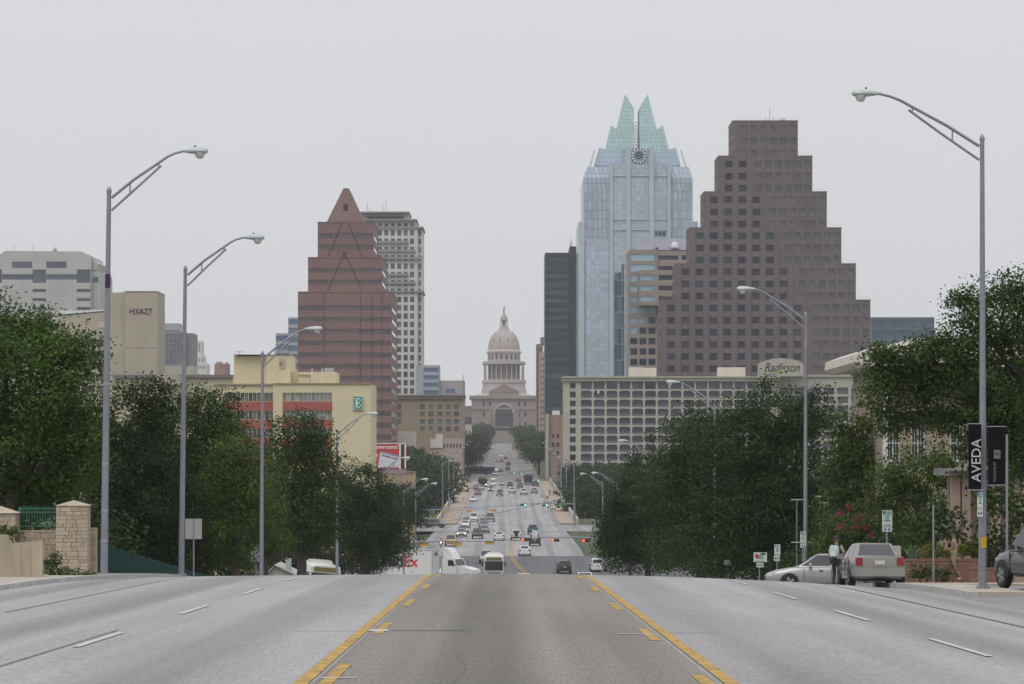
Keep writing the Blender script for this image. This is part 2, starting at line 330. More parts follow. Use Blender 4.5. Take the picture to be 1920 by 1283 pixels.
# kerbs and pavements
def strip3(name, m, xa, xb, d0, d1, h, step=3.0, sl=0.0, base=-.25):
    mb = MB(); dsx = fr(d0, d1, step)
    v = []
    for d in dsx:
        sh = -sl * (1 - sstep(84, 99, d)); x0, x1 = xa + sh, xb + sh
        zz = roadz(d, x0 if abs(x0) < abs(x1) else x1)
        v += [(x0, d, zz + base), (x0, d, zz + h), (x1, d, zz + h), (x1, d, zz + base)]
    f = []
    for j in range(len(dsx) - 1):
        a = j * 4; f += [(a, a + 1, a + 5, a + 4), (a + 1, a + 2, a + 6, a + 5), (a + 2, a + 3, a + 7, a + 6)]
    e = (len(dsx) - 1) * 4; f += [(0, 3, 2, 1), (e, e + 1, e + 2, e + 3)]
    mb.add(v, f); return structure(mb.build(name, m))
strip3('kerb', M_kerb, -11.52, -11.32, 66, 380, .13, sl=1.05); strip3('pavement', M_conc, -13.6, -11.53, 66, 380, .125, sl=1.05)
strip3('kerb', M_kerb, 12.3, 12.5, 84, 96.8, .14); strip3('pavement', M_conc, 12.51, 13.9, 84, 96.8, .135); strip3('kerb', M_kerb, 12.45, 12.65, 97, 124, .14); strip3('pavement', M_conc, 12.66, 18.5, 97, 124, .135)
strip3('kerb', M_kerb, 11.95, 12.15, 146, 380, .14); strip3('pavement', M_conc, 12.16, 15, 146, 380, .135)
M_lot = mat('driveway_asphalt', (.2, .2, .2), .85, .2, 1.2, .2)
structure(sheet('parking_bay', M_lot, [11.7, 12.5, 15, 20], fr(30, 96.5, 4), lambda d, x: roadz(d, x) - .01))
structure(sheet('side_street', M_lot, [11.7, 12.5, 16, 24], fr(124.5, 145.5, 3), lambda d, x: roadz(d, x) - .01))
# bridge: pavements, parapets, deck and piers; river below
M_par = mat('parapet_concrete', (.46, .42, .36), .85, .2, .5, .2)
br = thing('bridge', 'long concrete road bridge with tan pavements and low parapets', 'bridge')
def deckstrip(name, m, x0, x1, z0, z1, d0=648, d1=1035):
    mb = MB(); dsx = fr(d0, d1, 12); v = []
    for d in dsx:
        zz = roadz(d, 0); v += [(x0, d, zz + z0), (x0, d, zz + z1), (x1, d, zz + z1), (x1, d, zz + z0)]
    f = []
    for j in range(len(dsx) - 1):
        a = j * 4; f += [(a, a + 1, a + 5, a + 4), (a + 1, a + 2, a + 6, a + 5), (a + 2, a + 3, a + 7, a + 6), (a + 3, a, a + 4, a + 7)]
    e = (len(dsx) - 1) * 4; f += [(0, 3, 2, 1), (e, e + 1, e + 2, e + 3)]; mb.add(v, f); return mb.build(name, m, br)
M_pav = mat('tan_pavement', (.32, .26, .21), .9, .15, .5, .1)
deckstrip('deck', M_par, -13.6, 15.4, -1.6, -.05); deckstrip('pavement', M_pav, -13.2, -9.3, 0, .2); deckstrip('pavement', M_pav, 11.5, 15.0, 0, .2)
deckstrip('parapet', M_par, -13.55, -13.2, .01, 1.2); deckstrip('parapet', M_par, 15.0, 15.35, .01, 1.2)
for d in range(730, 960, 32):
    MB().box(-12, 13, d - 1.5, d + 1.5, -24, roadz(d, 0) - 1.6).build('pier', M_par, br)
M_wat = mat('river_water', (.03, .05, .045), .08, .1, .1)
structure(MB().quad((-2200, 725, -19.2), (2200, 725, -19.2), (2200, 965, -19.2), (-2200, 965, -19.2)).build('river', M_wat))
# haze: even pale air round everything
hz = bpy.data.materials.new('haze_air'); hz.use_nodes = True; hn = hz.node_tree; hn.nodes.clear()
ho = hn.nodes.new('ShaderNodeOutputMaterial'); hv = hn.nodes.new('ShaderNodeVolumePrincipled')
hv.inputs['Color'].default_value = (.93, .96, 1, 1); hv.inputs['Density'].default_value = .000078; hv.inputs['Anisotropy'].default_value = 0.0
hn.links.new(hv.outputs[0], ho.inputs['Volume'])
hb = MB().box(-2450, 2450, -250, 3950, -45, 175).build('haze', hz); hb['kind'] = 'stuff'; hb['label'] = 'pale even summer haze hanging over the whole avenue'
# ================================================================== BUILDINGS
def bld(name, label, cat, D, px=None, group=None):
    """Empty at a building's base; children use local coords x from px, y from the front plane, z world minus base"""
    X = PX(px, D) if px is not None else 0.0; b = prof(D) - 5.0
    t = thing(name, label, cat, (X, D, b), 0, group)
    return t, (lambda p: PX(p, D) - X), (lambda p: PZ(p, D) - b), D / F
# ---- capitol
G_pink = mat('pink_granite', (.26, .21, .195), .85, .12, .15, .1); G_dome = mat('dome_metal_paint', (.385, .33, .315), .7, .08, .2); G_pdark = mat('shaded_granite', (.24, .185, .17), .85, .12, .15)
G_gl = glass('capitol_glass', (.03, .035, .045), (.06, .06, .07), .3)
cap, cx, cz, k = bld('capitol_building', 'pink domed statehouse with statue on its lantern, closing the avenue', 'capitol', 2220, 945)
tower_block(cap, -22.5, 22.5, 0, 60, 0, cz(748), G_pink,
            front=[(cx(929), cx(962), cz(808), cz(776), G_gl)] + [h for h in grid_holes(cx(907), 12 * k, 2, 4 * k, cz(796), 19 * k, 3, 8 * k)] + [h for h in grid_holes(cx(973), 12 * k, 2, 4 * k, cz(796), 19 * k, 3, 8 * k)], gm=G_gl, depth=1.6)
# arch head: a half disc of deep glass, with a stone ring proud of the wall
ar = 16.5 * k; ac = cz(776)
MB().prism([(ar * math.cos(t), ac + ar * math.sin(t)) for t in [math.pi * i / 20 for i in range(21)]], -.06, .3).build('arch_window', G_gl, cap)
ring = MB()
for i in range(20):
    a, b_ = math.pi * i / 20, math.pi * (i + 1) / 20
    ring.prism([(ar * math.cos(a), ac + ar * math.sin(a)), ((ar + 1.6) * math.cos(a), ac + (ar + 1.6) * math.sin(a)), ((ar + 1.6) * math.cos(b_), ac + (ar + 1.6) * math.sin(b_)), (ar * math.cos(b_), ac + ar * math.sin(b_))], -.7, .2)
ring.build('arch_ring', G_dome, cap)
for p in (897, 919, 925, 966, 971, 993): MB().box(cx(p) - .7, cx(p) + .7, -.9, -.02, 0, cz(766)).build('pilaster', G_pink, cap)
for y0, y1, e in ((748, 742, 1.6), (768, 764.5, .8), (802, 800, .6)):
    MB().box(-22.5 - e, 22.5 + e, -e, -.03 if y0 > 750 else 61, cz(y0) + .01, cz(y1)).build('cornice', G_pink, cap)
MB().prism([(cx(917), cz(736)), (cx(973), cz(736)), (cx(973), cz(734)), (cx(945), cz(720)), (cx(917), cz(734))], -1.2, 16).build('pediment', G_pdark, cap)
MB().box(-20, 20, 2, 56, cz(742), cz(738), taper=3).build('attic_roof', G_dome, cap)
MB().box(cx(917), cx(973), -.9, 16, cz(742), cz(736)).build('attic_block', G_pink, cap)
for s in (-1, 1):
    x0, x1 = sorted((s * 22.6, s * 82)); tower_block(cap, x0, x1, 8, 50, 0, cz(764), G_pink, front=grid_holes(x0 + 4, 5.5, 10, 1.6, cz(812), 16 * k, 3, 2.8), gm=G_gl, depth=.8, name='wing')
    MB().box(x0 - .2, x1, 7.4, 50.5, cz(764) + .01, cz(761)).build('cornice', G_pink, cap)
dc = (0, 30, 0)
def ring_prof(*pr): return [(r * k, cz(y)) for r, y in pr]
MB().lathe(ring_prof((43.5, 742), (43, 735), (41, 724), (40.5, 718), (42, 717), (42, 712), (40, 711)), 40, dc).build('drum_base', G_dome, cap, True)
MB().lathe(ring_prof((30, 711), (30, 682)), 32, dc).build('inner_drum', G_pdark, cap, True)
for i in range(24):
    t = 2 * math.pi * (i + .5) / 24; c = (37.5 * k * math.cos(t), 30 + 37.5 * k * math.sin(t), 0)
    MB().lathe([(1.5 * k, cz(711)), (1.25 * k, cz(700)), (1.1 * k, cz(683.5)), (1.7 * k, cz(682))], 8, c).build('column', G_dome, cap, True)
MB().lathe(ring_prof((38, 682.2), (41.5, 681.5), (42, 678), (39, 677.5), (39, 675.5), (32, 675.2)), 40, dc).build('entablature', G_dome, cap, True)
MB().lathe(ring_prof((31, 675.4), (31, 661), (33, 660), (33.2, 657), (31, 655.5), (30, 653)), 40, dc).build('window_drum', G_dome, cap, True)
for i in range(20):
    t = 2 * math.pi * (i + .5) / 20; o = pane(cap, 31.15 * k * math.sin(t), 30 - 31.15 * k * math.cos(t), cz(668), 4.2 * k, 8.5 * k, G_gl, t)
    o = pane(cap, 30.2 * k * math.sin(t), 30 - 30.2 * k * math.cos(t), cz(697), 4.4 * k, 20 * k, G_gl, t)
MB().lathe(ring_prof(*[(29.2 * math.cos(a) ** .85 if a < 1.3 else 29.2 * math.cos(a) ** .85, 653 - 37.5 * math.sin(a)) for a in [i * 1.27 / 12 for i in range(13)]]), 40, dc).build('dome', G_dome, cap, True)
for i in range(20):
    t = 2 * math.pi * i / 20; mb = MB()
    mb.tube([(dc[0] + 29.4 * k * math.cos(a) ** .85 * math.sin(t), dc[1] - 29.4 * k * math.cos(a) ** .85 * math.cos(t), cz(653 - 37.5 * math.sin(a))) for a in [j * 1.2 / 8 for j in range(9)]], .35, 5); mb.build('dome_rib', G_dome, cap)
for i in range(12):
    t = 2 * math.pi * (i + .5) / 12; pane(cap, 27.1 * k * math.sin(t), 30 - 27.1 * k * math.cos(t), cz(636), 1.8 * k, 4 * k, G_gl, t)
MB().lathe(ring_prof((11, 618), (10.5, 615), (9, 613.5), (8.6, 609), (7.5, 608.5)), 20, dc).build('lantern_base', G_dome, cap, True)
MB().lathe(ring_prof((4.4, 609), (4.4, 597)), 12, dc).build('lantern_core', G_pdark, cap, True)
for i in range(8):
    t = 2 * math.pi * (i + .5) / 8; MB().lathe([(.9 * k, cz(609)), (.8 * k, cz(597))], 6, (6.6 * k * math.cos(t), 30 + 6.6 * k * math.sin(t), 0)).build('lantern_column', G_dome, cap, True)
MB().lathe(ring_prof((8, 597.5), (8.2, 595.5), (6.5, 595), (6, 591), (4, 586.5), (1.6, 584), (1.4, 582)), 20, dc).build('lantern_cap', G_dome, cap, True)
MB().lathe(ring_prof((1.3, 582.2), (1.8, 580), (1.5, 577), (1.0, 574.5), (.5, 574), (.9, 573), (.6, 571.6)), 10, dc).tube([(0, 30, cz(577)), (1.6 * k, 30, cz(572)), (1.9 * k, 30, cz(568.5))], [.3, .25, .2], 6).tube([(-.5, 30, cz(577)), (-1.9 * k, 30, cz(579)), (-1.8 * k, 30, cz(582))], [.3, .25, .2], 6).build('statue', G_dome, cap, True)
MB().box(cx(886) - .3, cx(886) + .3, -60, -59.4, 0, 2).build('gate_post', G_pink, cap)
# ---- glass tower with the folded crown
FD = 1370
gt, gx, gz, k = bld('glass_tower', 'tall pale blue glass skyscraper crowned by folded teal glass blades', 'skyscraper', FD, 1197)
M_fr = gridmat('pale_blue_curtain_wall', (.38, .45, .53), (.27, .335, .40), 1.9, 1.95, .08, .2, .8, .13)
M_fr2 = gridmat('banded_blue_curtain_wall', (.345, .42, .49), (.25, .31, .375), 1.9, 3.9, .3, .2, .8, .14)
M_fp = mat('grey_green_pier', (.42, .48, .48), .6, .06, .1)
M_teal = gridmat('teal_crown_glass', (.33, .47, .46), (.21, .31, .315), 1.75, 1.75, .13, .3, .7, .08)
M_fd = glass('reflection_and_vent_glass', (.03, .06, .09), (.10, .16, .20), .6)  # dark tint of the imitated reflection strip, shared with the vent windows
hw = lambda p: (p - 1197) * k
def gbox(name, p0, p1, y, mm, inset, top, yb=None):
    w0, w1 = gx(p0), gx(p1); MB().box(w0, w1, inset, 52 - inset, gz(yb) if yb else 0, gz(top)).build(name, mm, gt)
gbox('lower_shaft', 1085, 1309, 0, M_fr2, 1.5, 415)
gbox('middle_shaft', 1094, 1299, 0, M_fr2, .8, 333); 
MB().box(gx(1094), gx(1299), .8, 51.2, gz(333) + .01, gz(312), taper=1.6).build('shoulder', M_fr2, gt)
gbox('upper_shaft', 1110, 1286, 0, M_fr2, .3, 353)
MB().box(gx(1147), gx(1254), -.6, 52.6, 0, gz(308)).build('front_bay', M_fr, gt); MB().box(gx(1098), gx(1143), -.5, 20, 0, gz(451)).build('corner_bay', M_fr, gt)
for p0, p1 in ((1143.2, 1149), (1174, 1182), (1217, 1226), (1252, 1257)):
    MB().box(gx(p0), gx(p1), -1.5, .2, 0, gz(306 if p0 < 1160 or p0 > 1240 else 276)).build('pier', M_fp, gt)
MB().box(gx(1085) - .1, gx(1096), -.2, 3, 0, gz(416)).build('pier', M_fp, gt)
for y_ in (330, 412, 431): 
    MB().box(gx(1149.2), gx(1173.8), -1.0, -.62, gz(y_ + 1.2), gz(y_)).box(gx(1182.2), gx(1216.8), -1.0, -.62, gz(y_ + 1.2), gz(y_)).box(gx(1226.2), gx(1251.8), -1.0, -.62, gz(y_ + 1.2), gz(y_)).build('string_course', M_fp, gt)
for i, (p0, p1, yt) in enumerate(((1152, 1158, 512), (1158.6, 1164.5, 511), (1165.1, 1170.2, 495))):   # dark reflection on the tower front, imitated by panes of dark glass
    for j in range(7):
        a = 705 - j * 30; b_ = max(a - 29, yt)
        if a > yt: pane(gt, gx((p0 + p1) / 2), -.68, gz((a + b_) / 2), (p1 - p0) * k, (a - b_) * k, M_fd, 0, 'reflection_pane')
cy = 26.0
def shard(name, m, edge, poly, th=.35):
    """four corner shards: two leaning faces meeting on the corner edge. edge=((half width px, row),(half width px, row)), poly=[(half width px, row)]"""
    (e0, r0), (e1, r1) = edge
    def outw(r): return (e0 + (e1 - e0) * (r - r0) / (r1 - r0)) * k
    for sx in (-1, 1):
        for sy in (-1, 1):
            mb = MB()
            for sw in (0, 1):
                ft, bk = [], []
                for u, r in poly:
                    d = outw(r); a, b_ = u * k, d; b2 = d - th; a2 = min(a, b2)
                    q = (a, b_) if not sw else (b_, a); q2 = (a2, b2) if not sw else (b2, a2)
                    zr = PZ(r, FD + cy - d) - gt.location.z; ft.append((sx * q[0], cy + sy * q[1], zr)); bk.append((sx * q2[0], cy + sy * q2[1], zr))
                n_ = len(ft); mb.add(ft + bk, [tuple(range(n_)), tuple(range(2 * n_ - 1, n_ - 1, -1))] + [(i, (i + 1) % n_, n_ + (i + 1) % n_, n_ + i) for i in range(n_)])
            mb.build(name, m, gt)
M_bl = gridmat('blue_crown_glass', (.31, .38, .46), (.2, .26, .32), 1.75, 2.2, .12, .25, .8, .08)
shard('crown_blade', M_teal, ((40, 250), (22, 178)), [(39.2, 247), (22, 178), (5, 203), (5, 290), (38, 284)])
shard('crown_blade', M_teal, ((60, 281), (49.5, 236)), [(60.2, 282), (49.5, 236), (5.4, 262), (5.4, 300), (29, 290)])
shard('crown_petal', M_bl, ((81, 310), (73, 277)), [(81, 310), (73, 277), (29, 289), (26, 312)])
shard('crown_petal', M_bl, ((87.5, 353), (78.5, 303)), [(87.5, 354), (86, 345), (78.5, 303), (52, 309), (61, 354)])
shard('crown_rail', M_fp, ((92, 312), (82, 281)), [(92, 314), (83, 282), (79.5, 281), (88, 313)])
MB().box(-29.5 * k, 29.5 * k, cy - 20, cy + 20, gz(309), gz(276)).build('crown_core', M_bl, gt)
# fan disc with spokes
fd = MB(); c0 = (gx(1199), -1.55 + (cy - 20 + .9), gz(290))
fd.prism([(c0[0] + 15 * k * math.cos(t), c0[2] + 15 * k * math.sin(t)) for t in [2 * math.pi * i / 28 for i in range(28)]], cy - 20.45, cy - 20.05); fdo = fd.build('fan_disc', mat('dark_louvre', (.06, .09, .11), .5, .1, 1), gt)
M_sp = mat('pale_spoke', (.62, .66, .66), .5, .05, 1)
for i in range(14):
    t = 2 * math.pi * i / 14; q = lambda r, dt: (c0[0] + r * k * math.cos(t + dt), c0[2] + r * k * math.sin(t + dt))
    MB().prism([q(8, -.08), q(14.4, -.13), q(14.4, .13), q(8, .08)], cy - 20.75, cy - 20.47).build('fan_spoke', M_sp, fdo)
tr = MB()
for s in (-1, 1): tr.tube([(s * 4.6 * k, cy, gz(276)), (s * 4.6 * k, cy, gz(222))], .22, 6)
for i in range(9):
    a = 276 - 6 * i; tr.tube([(-4.6 * k, cy, gz(a)), (4.6 * k, cy, gz(a - 6))], .14, 5).tube([(4.6 * k, cy, gz(a)), (-4.6 * k, cy, gz(a - 6))], .14, 5)
tr.tube([(4.6 * k * math.cos(t), cy, gz(222) + 4.6 * k * math.sin(t)) for t in [math.pi * i / 8 for i in range(9)]], .18, 6)
o = tr.build('crown_truss', mat('white_steel', (.7, .68, .68), .5, .05, 1), gt); o['kind'] = 'stuff'
for s in (-1, 1):
    MB().tube([(s * 22 * k, cy - 22 * k, gz(179)), (s * 22 * k, cy - 22 * k, gz(170))], [.12, .04], 5).build('lightning_rod', M_fp, gt)
for i, (p0, p1) in enumerate(((1228, 1234), (1235, 1241), (1242, 1248))): pane(gt, gx((p0 + p1) / 2), -.64, gz(439), (p1 - p0) * k, 9 * k, M_fd, 0, 'vent_window')
# ---- stepped brown granite tower, turned so two faces show
SD = 1100; k = SD / F
M_bg = gridmat('brown_granite', (.138, .103, .107), (.088, .067, .072), 4.8, 4.17, .12, .6, .35, .05); base = prof(SD) - 1
st = thing('stepped_tower', 'brown granite office tower rising in steps on both sides like a ziggurat', 'skyscraper', (PX(1435, SD), SD, base), 0)
sxp = lambda p: PX(p, SD) - PX(1435, SD)
G_sj = glass('blue_black_office_glass', (.010, .014, .032), (.035, .045, .07), .35, .12, .3); G_sr = glass('hazy_reflecting_glass', (.06, .058, .068), (.10, .095, .105), .6, .2, .7)
tops = [228, 294, 361, 428.5, 496, 564]; dep = 21.0
for i in range(6):
    zt = PZ(tops[i], SD) - base; zb = PZ(tops[i + 1], SD) - base if i < 5 else 0
    pl, pr = 1374 - 26.9 * i, 1496 + 27.2 * i; xa, xb = sxp(pl), sxp(pr)
    rows = 3 if i < 5 else 8; fz = zt - 2.55 - 4.17 * (rows - 1)
    fh = grid_holes(sxp(pl + 19), 26.3 * k, 2 * i, 13.5 * k, fz, 4.17, rows, 2.3) if i else []
    fh += [(*h, G_sr) for h in grid_holes(sxp(pr - 9 - 18.4 * 5), 18.4 * k, 6, 12 * k, fz, 4.17, rows, 2.4)]
    lh = grid_holes(dep / 8, dep / 4, 4, 2.6, fz, 4.17, rows, 2.4)
    tower_block(st, xa, xb, 0, dep, zb, zt, M_bg, front=fh, left=lh, gm=G_sj, depth=.45, name='tier_wall')
    ua, ub = (sxp(pl + 26.9), sxp(pr - 27.2)) if i else (None, None)
    for q0, q1 in (((xa, xb),) if not i else ((xa, ua - .05), (ub + .05, xb))):
        MB().box(q0 - (.12 if q0 == xa else 0), q1 + (.12 if q1 == xb else 0), -.12, dep + .1, zt + .01, zt + .4).build('parapet', M_bg, st); MB().tube([(q0 + .3, .3, zt + 1.2), (q1 - .3, .3, zt + 1.2)], .05, 5).build('roof_rail', M_fp, st)
    for j in range(2 * i + 1 if i else 0):
        xp = sxp(pl + 5.8 + 26.3 * j); MB().box(xp - .75, xp + .75, -.3, -.005, zb, zt).build('pier', M_bg, st)
ztop = PZ(228, SD) - base
for p_, h_ in ((1438, 2.0), (1446, 5.6), (1453, 2.2), (1462, 1.2)): MB().tube([(sxp(p_), 6, ztop), (sxp(p_), 6, ztop + h_)], .12, 5).build('antenna', M_fp, st)
MB().lathe([(.2, 0), (1.0, .5), (1.1, 1.2), (.5, 1.9)], 10, (sxp(1470), 6, ztop)).build('roof_dish', M_fp, st, True)
# ---- hotel with rows of arched balconies
RD = 1000; ht, hx, hz_, k = bld('balcony_hotel', 'long beige hotel block with a grid of arched balcony openings', 'hotel', RD, 1057)
M_rb = mat('beige_stucco', (.40, .37, .315), .85, .1, .3, .1); G_rd = glass('balcony_glass', (.05, .065, .085), (.12, .145, .165), .75, .15); G_dk = glass('dark_stair_glass', (.02, .022, .035), (.03, .03, .045), .3)
rows = [723 + 16.85 * i for i in range(10)]; holes = []
for j, r in enumerate(rows):
    holes.append((hx(1068.5), hx(1079.5), hz_(r + 5.5), hz_(r - 5.5), G_dk))
    for i in range(15):
        c = 1099.5 + 24 * i; holes.append((hx(c - 10.3), hx(c + 10.3), hz_(r + 7), hz_(r - 7.2), G_dk if i == 5 else G_rd))
tower_block(ht, 0, hx(1460), 0, 18, 0, hz_(715.2), M_rb, front=holes, right=(), gm=G_rd, depth=1.3)
for j, r in enumerate(rows):                      # arched corners inside every opening
    for i in range(15):
        c = 1099.5 + 24 * i; f = MB()
        for s in (-1, 1):
            e = c + s * 10.3
            for top, rr in ((1, 4.5),) + (((0, 2.6),) if j > 0 else ()):
                if top and j == 0 and i != 5: continue
                ye = r - 7.2 if top else r + 7; sg = 1 if top else -1
                pts = [(hx(e), hz_(ye))] + [(hx(e - s * rr * (1 - math.cos(a))), hz_(ye + sg * rr * (1 - math.sin(a)))) for a in [math.pi / 2 * q / 4 for q in range(5)]]
                if (s > 0) == bool(top): pts = pts[::-1]
                f.prism(pts, .012, .5)
        if f.v: f.build('arch_spandrel', M_rb, ht)
        if j > 0: MB().box(hx(c - 10.3), hx(c + 10.3), .35, .42, hz_(r + 7), hz_(r + 3.2)).build('balcony_rail', mat('bronze_rail', (.10, .11, .12), .5, .1, 1), ht)
MB().box(hx(1055), hx(1460.5), -.8, 18.4, hz_(715) + .01, hz_(709)).box(hx(1054), hx(1461), -1.3, 18.8, hz_(709) + .01, hz_(706)).build('cornice', mat('tan_cornice', (.38, .34, .28), .85, .1, .3), ht)
tower_block(ht, hx(1461.5), hx(1640), 6, 30, 0, hz_(706), M_rb, front=[h for h in grid_holes(hx(1480), 26 * k, 6, 20 * k, hz_(884), 16.85 * k, 10, 13 * k)], gm=G_rd, depth=1.0, name='wing')
MB().box(hx(1461), hx(1642), 5.3, 30.5, hz_(706) + .01, hz_(702)).build('cornice', M_rb, ht)
for p0, p1, yt in ((1181, 1207, 688), (1207.3, 1232, 689), (1349, 1400, 688)): MB().box(hx(p0), hx(p1), 5, 12, hz_(706) + .02, hz_(yt)).build('roof_plant_room', mat('cream_panel', (.6, .56, .48), .8, .08, .3), ht)
MB().box(hx(1120), hx(1123.5), -.5, -.4, hz_(738), hz_(732)).build('white_panel', M_sp, ht)
sg = MB(); sg.prism([(hx(1422), hz_(706)), (hx(1506), hz_(706)), (hx(1506), hz_(683)), (hx(1498), hz_(678)), (hx(1482), hz_(673.5)), (hx(1463), hz_(672)), (hx(1446), hz_(673.5)), (hx(1430), hz_(678)), (hx(1422), hz_(683))], -1.25, 3); sgo = sg.build('sign_gable', M_rb, ht)
M_ink = mat('dark_lettering', (.03, .03, .045), .6, .05, 1)
text('lettering', 'Radisson', 4.0, M_ink, sgo, (hx(1465), -1.32, hz_(690)), shear=.35, sx=.78, bold=.03); 
gsw = MB(); gsw.tube([(hx(1449), -1.35, hz_(698)), (hx(1462), -1.35, hz_(696.6)), (hx(1481), -1.35, hz_(694.6))], [.10, .22, .05], 5); gsw.build('green_swoosh', mat('lime_paint', (.35, .5, .05), .6, .05, 1), sgo)
# ---- dark glass slab
t, x, z, k = bld('dark_tower', 'near-black glass slab tower left of the pale glass skyscraper', 'skyscraper', 1450, 1022)
M_bk = mat('black_cladding', (.02, .026, .036), .45, .15, .1); G_bk = glass('smoked_glass', (.028, .040, .058), (.07, .08, .09), .22, .25)
tower_block(t, 0, x(1068), 0, 40, 0, z(474), M_bk, front=[(x(1023), x(1066), z(490 + i * 15.6), z(481 + i * 15.6)) for i in range(20)], gm=G_bk, depth=.3, wname='window_band')
MB().box(x(1068.2), x(1090), .6, 40, 0, z(462)).build('service_core', M_bk, t)
for p, h_ in ((1069, 452), (1072, 447), (1070.5, 457)): MB().tube([(x(p), 2, z(474)), (x(p), 2, z(h_))], .1, 5).build('antenna', M_bk, t)
# ---- narrow brown buildings left of it
t, x, z, k = bld('narrow_brick_building', 'thin old brown building edge squeezed beside the black tower', 'building', 1700, 1006)
M_br = mat('old_brown_brick', (.20, .14, .12), .9, .15, .2); M_bt = mat('tan_brick', (.36, .27, .2), .9, .15, .2); G_of = glass('office_glass', (.03, .035, .05), (.10, .11, .13), .4)
tower_block(t, x(1006), x(1018), 0, 30, 0, z(645), M_br, front=grid_holes(x(1009), 4.5 * k, 2, 2 * k, z(810), 11 * k, 15, 5 * k), gm=G_of, depth=.3)
tower_block(t, x(1010), x(1030), -40, -2, 0, z(665), M_bt, front=grid_holes(x(1013), 4.5 * k, 3, 2 * k, z(810), 11 * k, 13, 5 * k), gm=G_of, depth=.3, name='front_wall')
MB().box(x(1014), x(1030), 2, 26, z(645), z(632)).build('roof_block', M_br, t)
t, x, z, k = bld('low_brick_shop', 'low brown brick shop building beside the bridge end', 'building', 1080, 1026)
M_rbk = mat('rose_brick', (.30, .19, .16), .9, .15, .3)
tower_block(t, x(1024), x(1058), 0, 30, 0, z(778), M_rbk, front=grid_holes(x(1037), 9 * k, 2, 5 * k, z(850), 16 * k, 3, 8 * k), gm=G_of)
MB().box(x(1036), x(1050), 3, 10, z(778) + .02, z(770)).build('roof_unit', M_sp, t)
MB().box(x(1023), x(1029), -1.2, -.02, 0, z(776)).build('corner_pier', M_rb, t)
# ---- tan and blue glass office
t, x, z, k = bld('banded_office', 'tan office block with blue mirror glass bands between the two towers', 'office building', 1250, 1180)
M_tn = mat('tan_precast', (.26, .215, .18), .8, .08, .2); G_bl = glass('blue_mirror_glass', (.15, .27, .36), (.26, .40, .48), .7, .08, .9)
rw = [483 + 19.6 * i for i in range(13)]
tower_block(t, 0, x(1232), 0, 30, 0, z(468), M_tn, front=[(x(1182), x(1227), z(r + 6), z(r - 6.5), G_bl) for r in rw[:2]] + [(x(1182 + 17 * i), x(1195 + 17 * i), z(r + 6), z(r - 6), (G_bl if i + j < 6 else G_sj)) for j, r in enumerate(rw[2:]) for i in range(3)], gm=G_bl, depth=.3)
tower_block(t, x(1232.2), x(1310), 1, 30, 0, z(470), M_tn, front=[(x(1235), x(1272), z(r + 4), z(r - 4)) for r in rw] + [(x(1279), x(1287), z(r + 4), z(r - 4)) for r in rw], gm=G_sj, depth=.3, name='side_wall')
tower_block(t, x(1198), x(1268), -6, -.1, z(574), z(508), M_tn, front=[(x(1234), x(1261), z(r + 4.5), z(r - 4.5), G_sj) for r in rw[2:5]] + [(x(1200), x(1226), z(r + 5), z(r - 5)) for r in rw[2:5]], gm=G_bl, depth=.3, name='projecting_bay')
MB().box(x(1197), x(1292), 3, 26, z(468) + .01, z(446)).build('roof_screen', mat('lavender_panel', (.42, .42, .52), .5, .05, .2), t)
MB().lathe([(.1, 0), (1.6, .7), (1.75, 1.6), (.9, 3.0)], 12, (x(1266), 2, z(468))).build('satellite_dish', M_sp, t, True)
MB().box(x(1229), x(1234), 1.2, 2.2, z(468) + .02, z(463.5)).build('roof_unit', M_bk, t)
# ---- low dark blue glass block on the right
t, x, z, k = bld('blue_glass_block', 'low dark blue glass block right of the stepped tower', 'office building', 1300, 1634)
G_db = glass('slate_blue_glass', (.055, .08, .125), (.075, .10, .15), .6, .2)
tower_block(t, 0, x(1752), 0, 40, 0, z(595), mat('slate_spandrel', (.10, .12, .16), .5, .1, .1), front=[(x(1635 + 19.5 * i), x(1654 + 19.5 * i), z(614 + 21 * j), z(599 + 21 * j)) for i in range(6) for j in range(7)], gm=G_db, depth=.2)
# ---- pink stepped tower with pyramid
PD = 1040; pk, x, z, k = bld('pyramid_tower', 'rose granite tower stepping up to a steep pyramid roof', 'skyscraper', PD, 650)
M_pk = gridmat('rose_granite', (.205, .117, .108), (.14, .082, .08), 4.6, 1.27, .06, .6, .4, .05); G_pk = glass('rose_tinted_glass', (.10, .072, .075), (.125, .088, .09), .8, .25, .6); G_pkd = glass('plum_glass', (.078, .055, .06), (.095, .07, .076), .6, .2, .6); M_lnk = mat('dark_joint', (.07, .04, .04), .7, .05, 1)
G_wl = glass('painted_sky_glass', (.42, .42, .42), (.6, .6, .6), .7, .1, .9)  # pale base colour paints the sky's reflection onto the side panes
ft = 22 * k
def ptier(p0, p1, dep0, dep1, ytop, ybot, first, n):
    fh, rh, lh = [], [], []
    for i in range(n):
        a, b_ = first + i * 22 + 4.6, first + i * 22 - 4.6
        w_ = p1 - p0
        for u0, u1, m_ in ((p0 + 1.5, p0 + w_ * .27, G_pkd), (p0 + w_ * .28, p0 + w_ * .66, G_pk), (p0 + w_ * .67, p1 - 1.5, G_pkd)): fh.append((x(u0), x(u1), z(a), z(b_), m_))
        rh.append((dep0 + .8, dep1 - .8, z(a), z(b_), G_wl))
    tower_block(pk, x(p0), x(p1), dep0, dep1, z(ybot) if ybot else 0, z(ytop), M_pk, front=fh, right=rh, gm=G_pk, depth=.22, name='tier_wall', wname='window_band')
    MB().box(x(p0) - .15, x(p1) + .15, dep0 - .15, dep1 + .15, z(ytop) + .01, z(ytop - 1.2)).build('parapet', M_pk, pk)
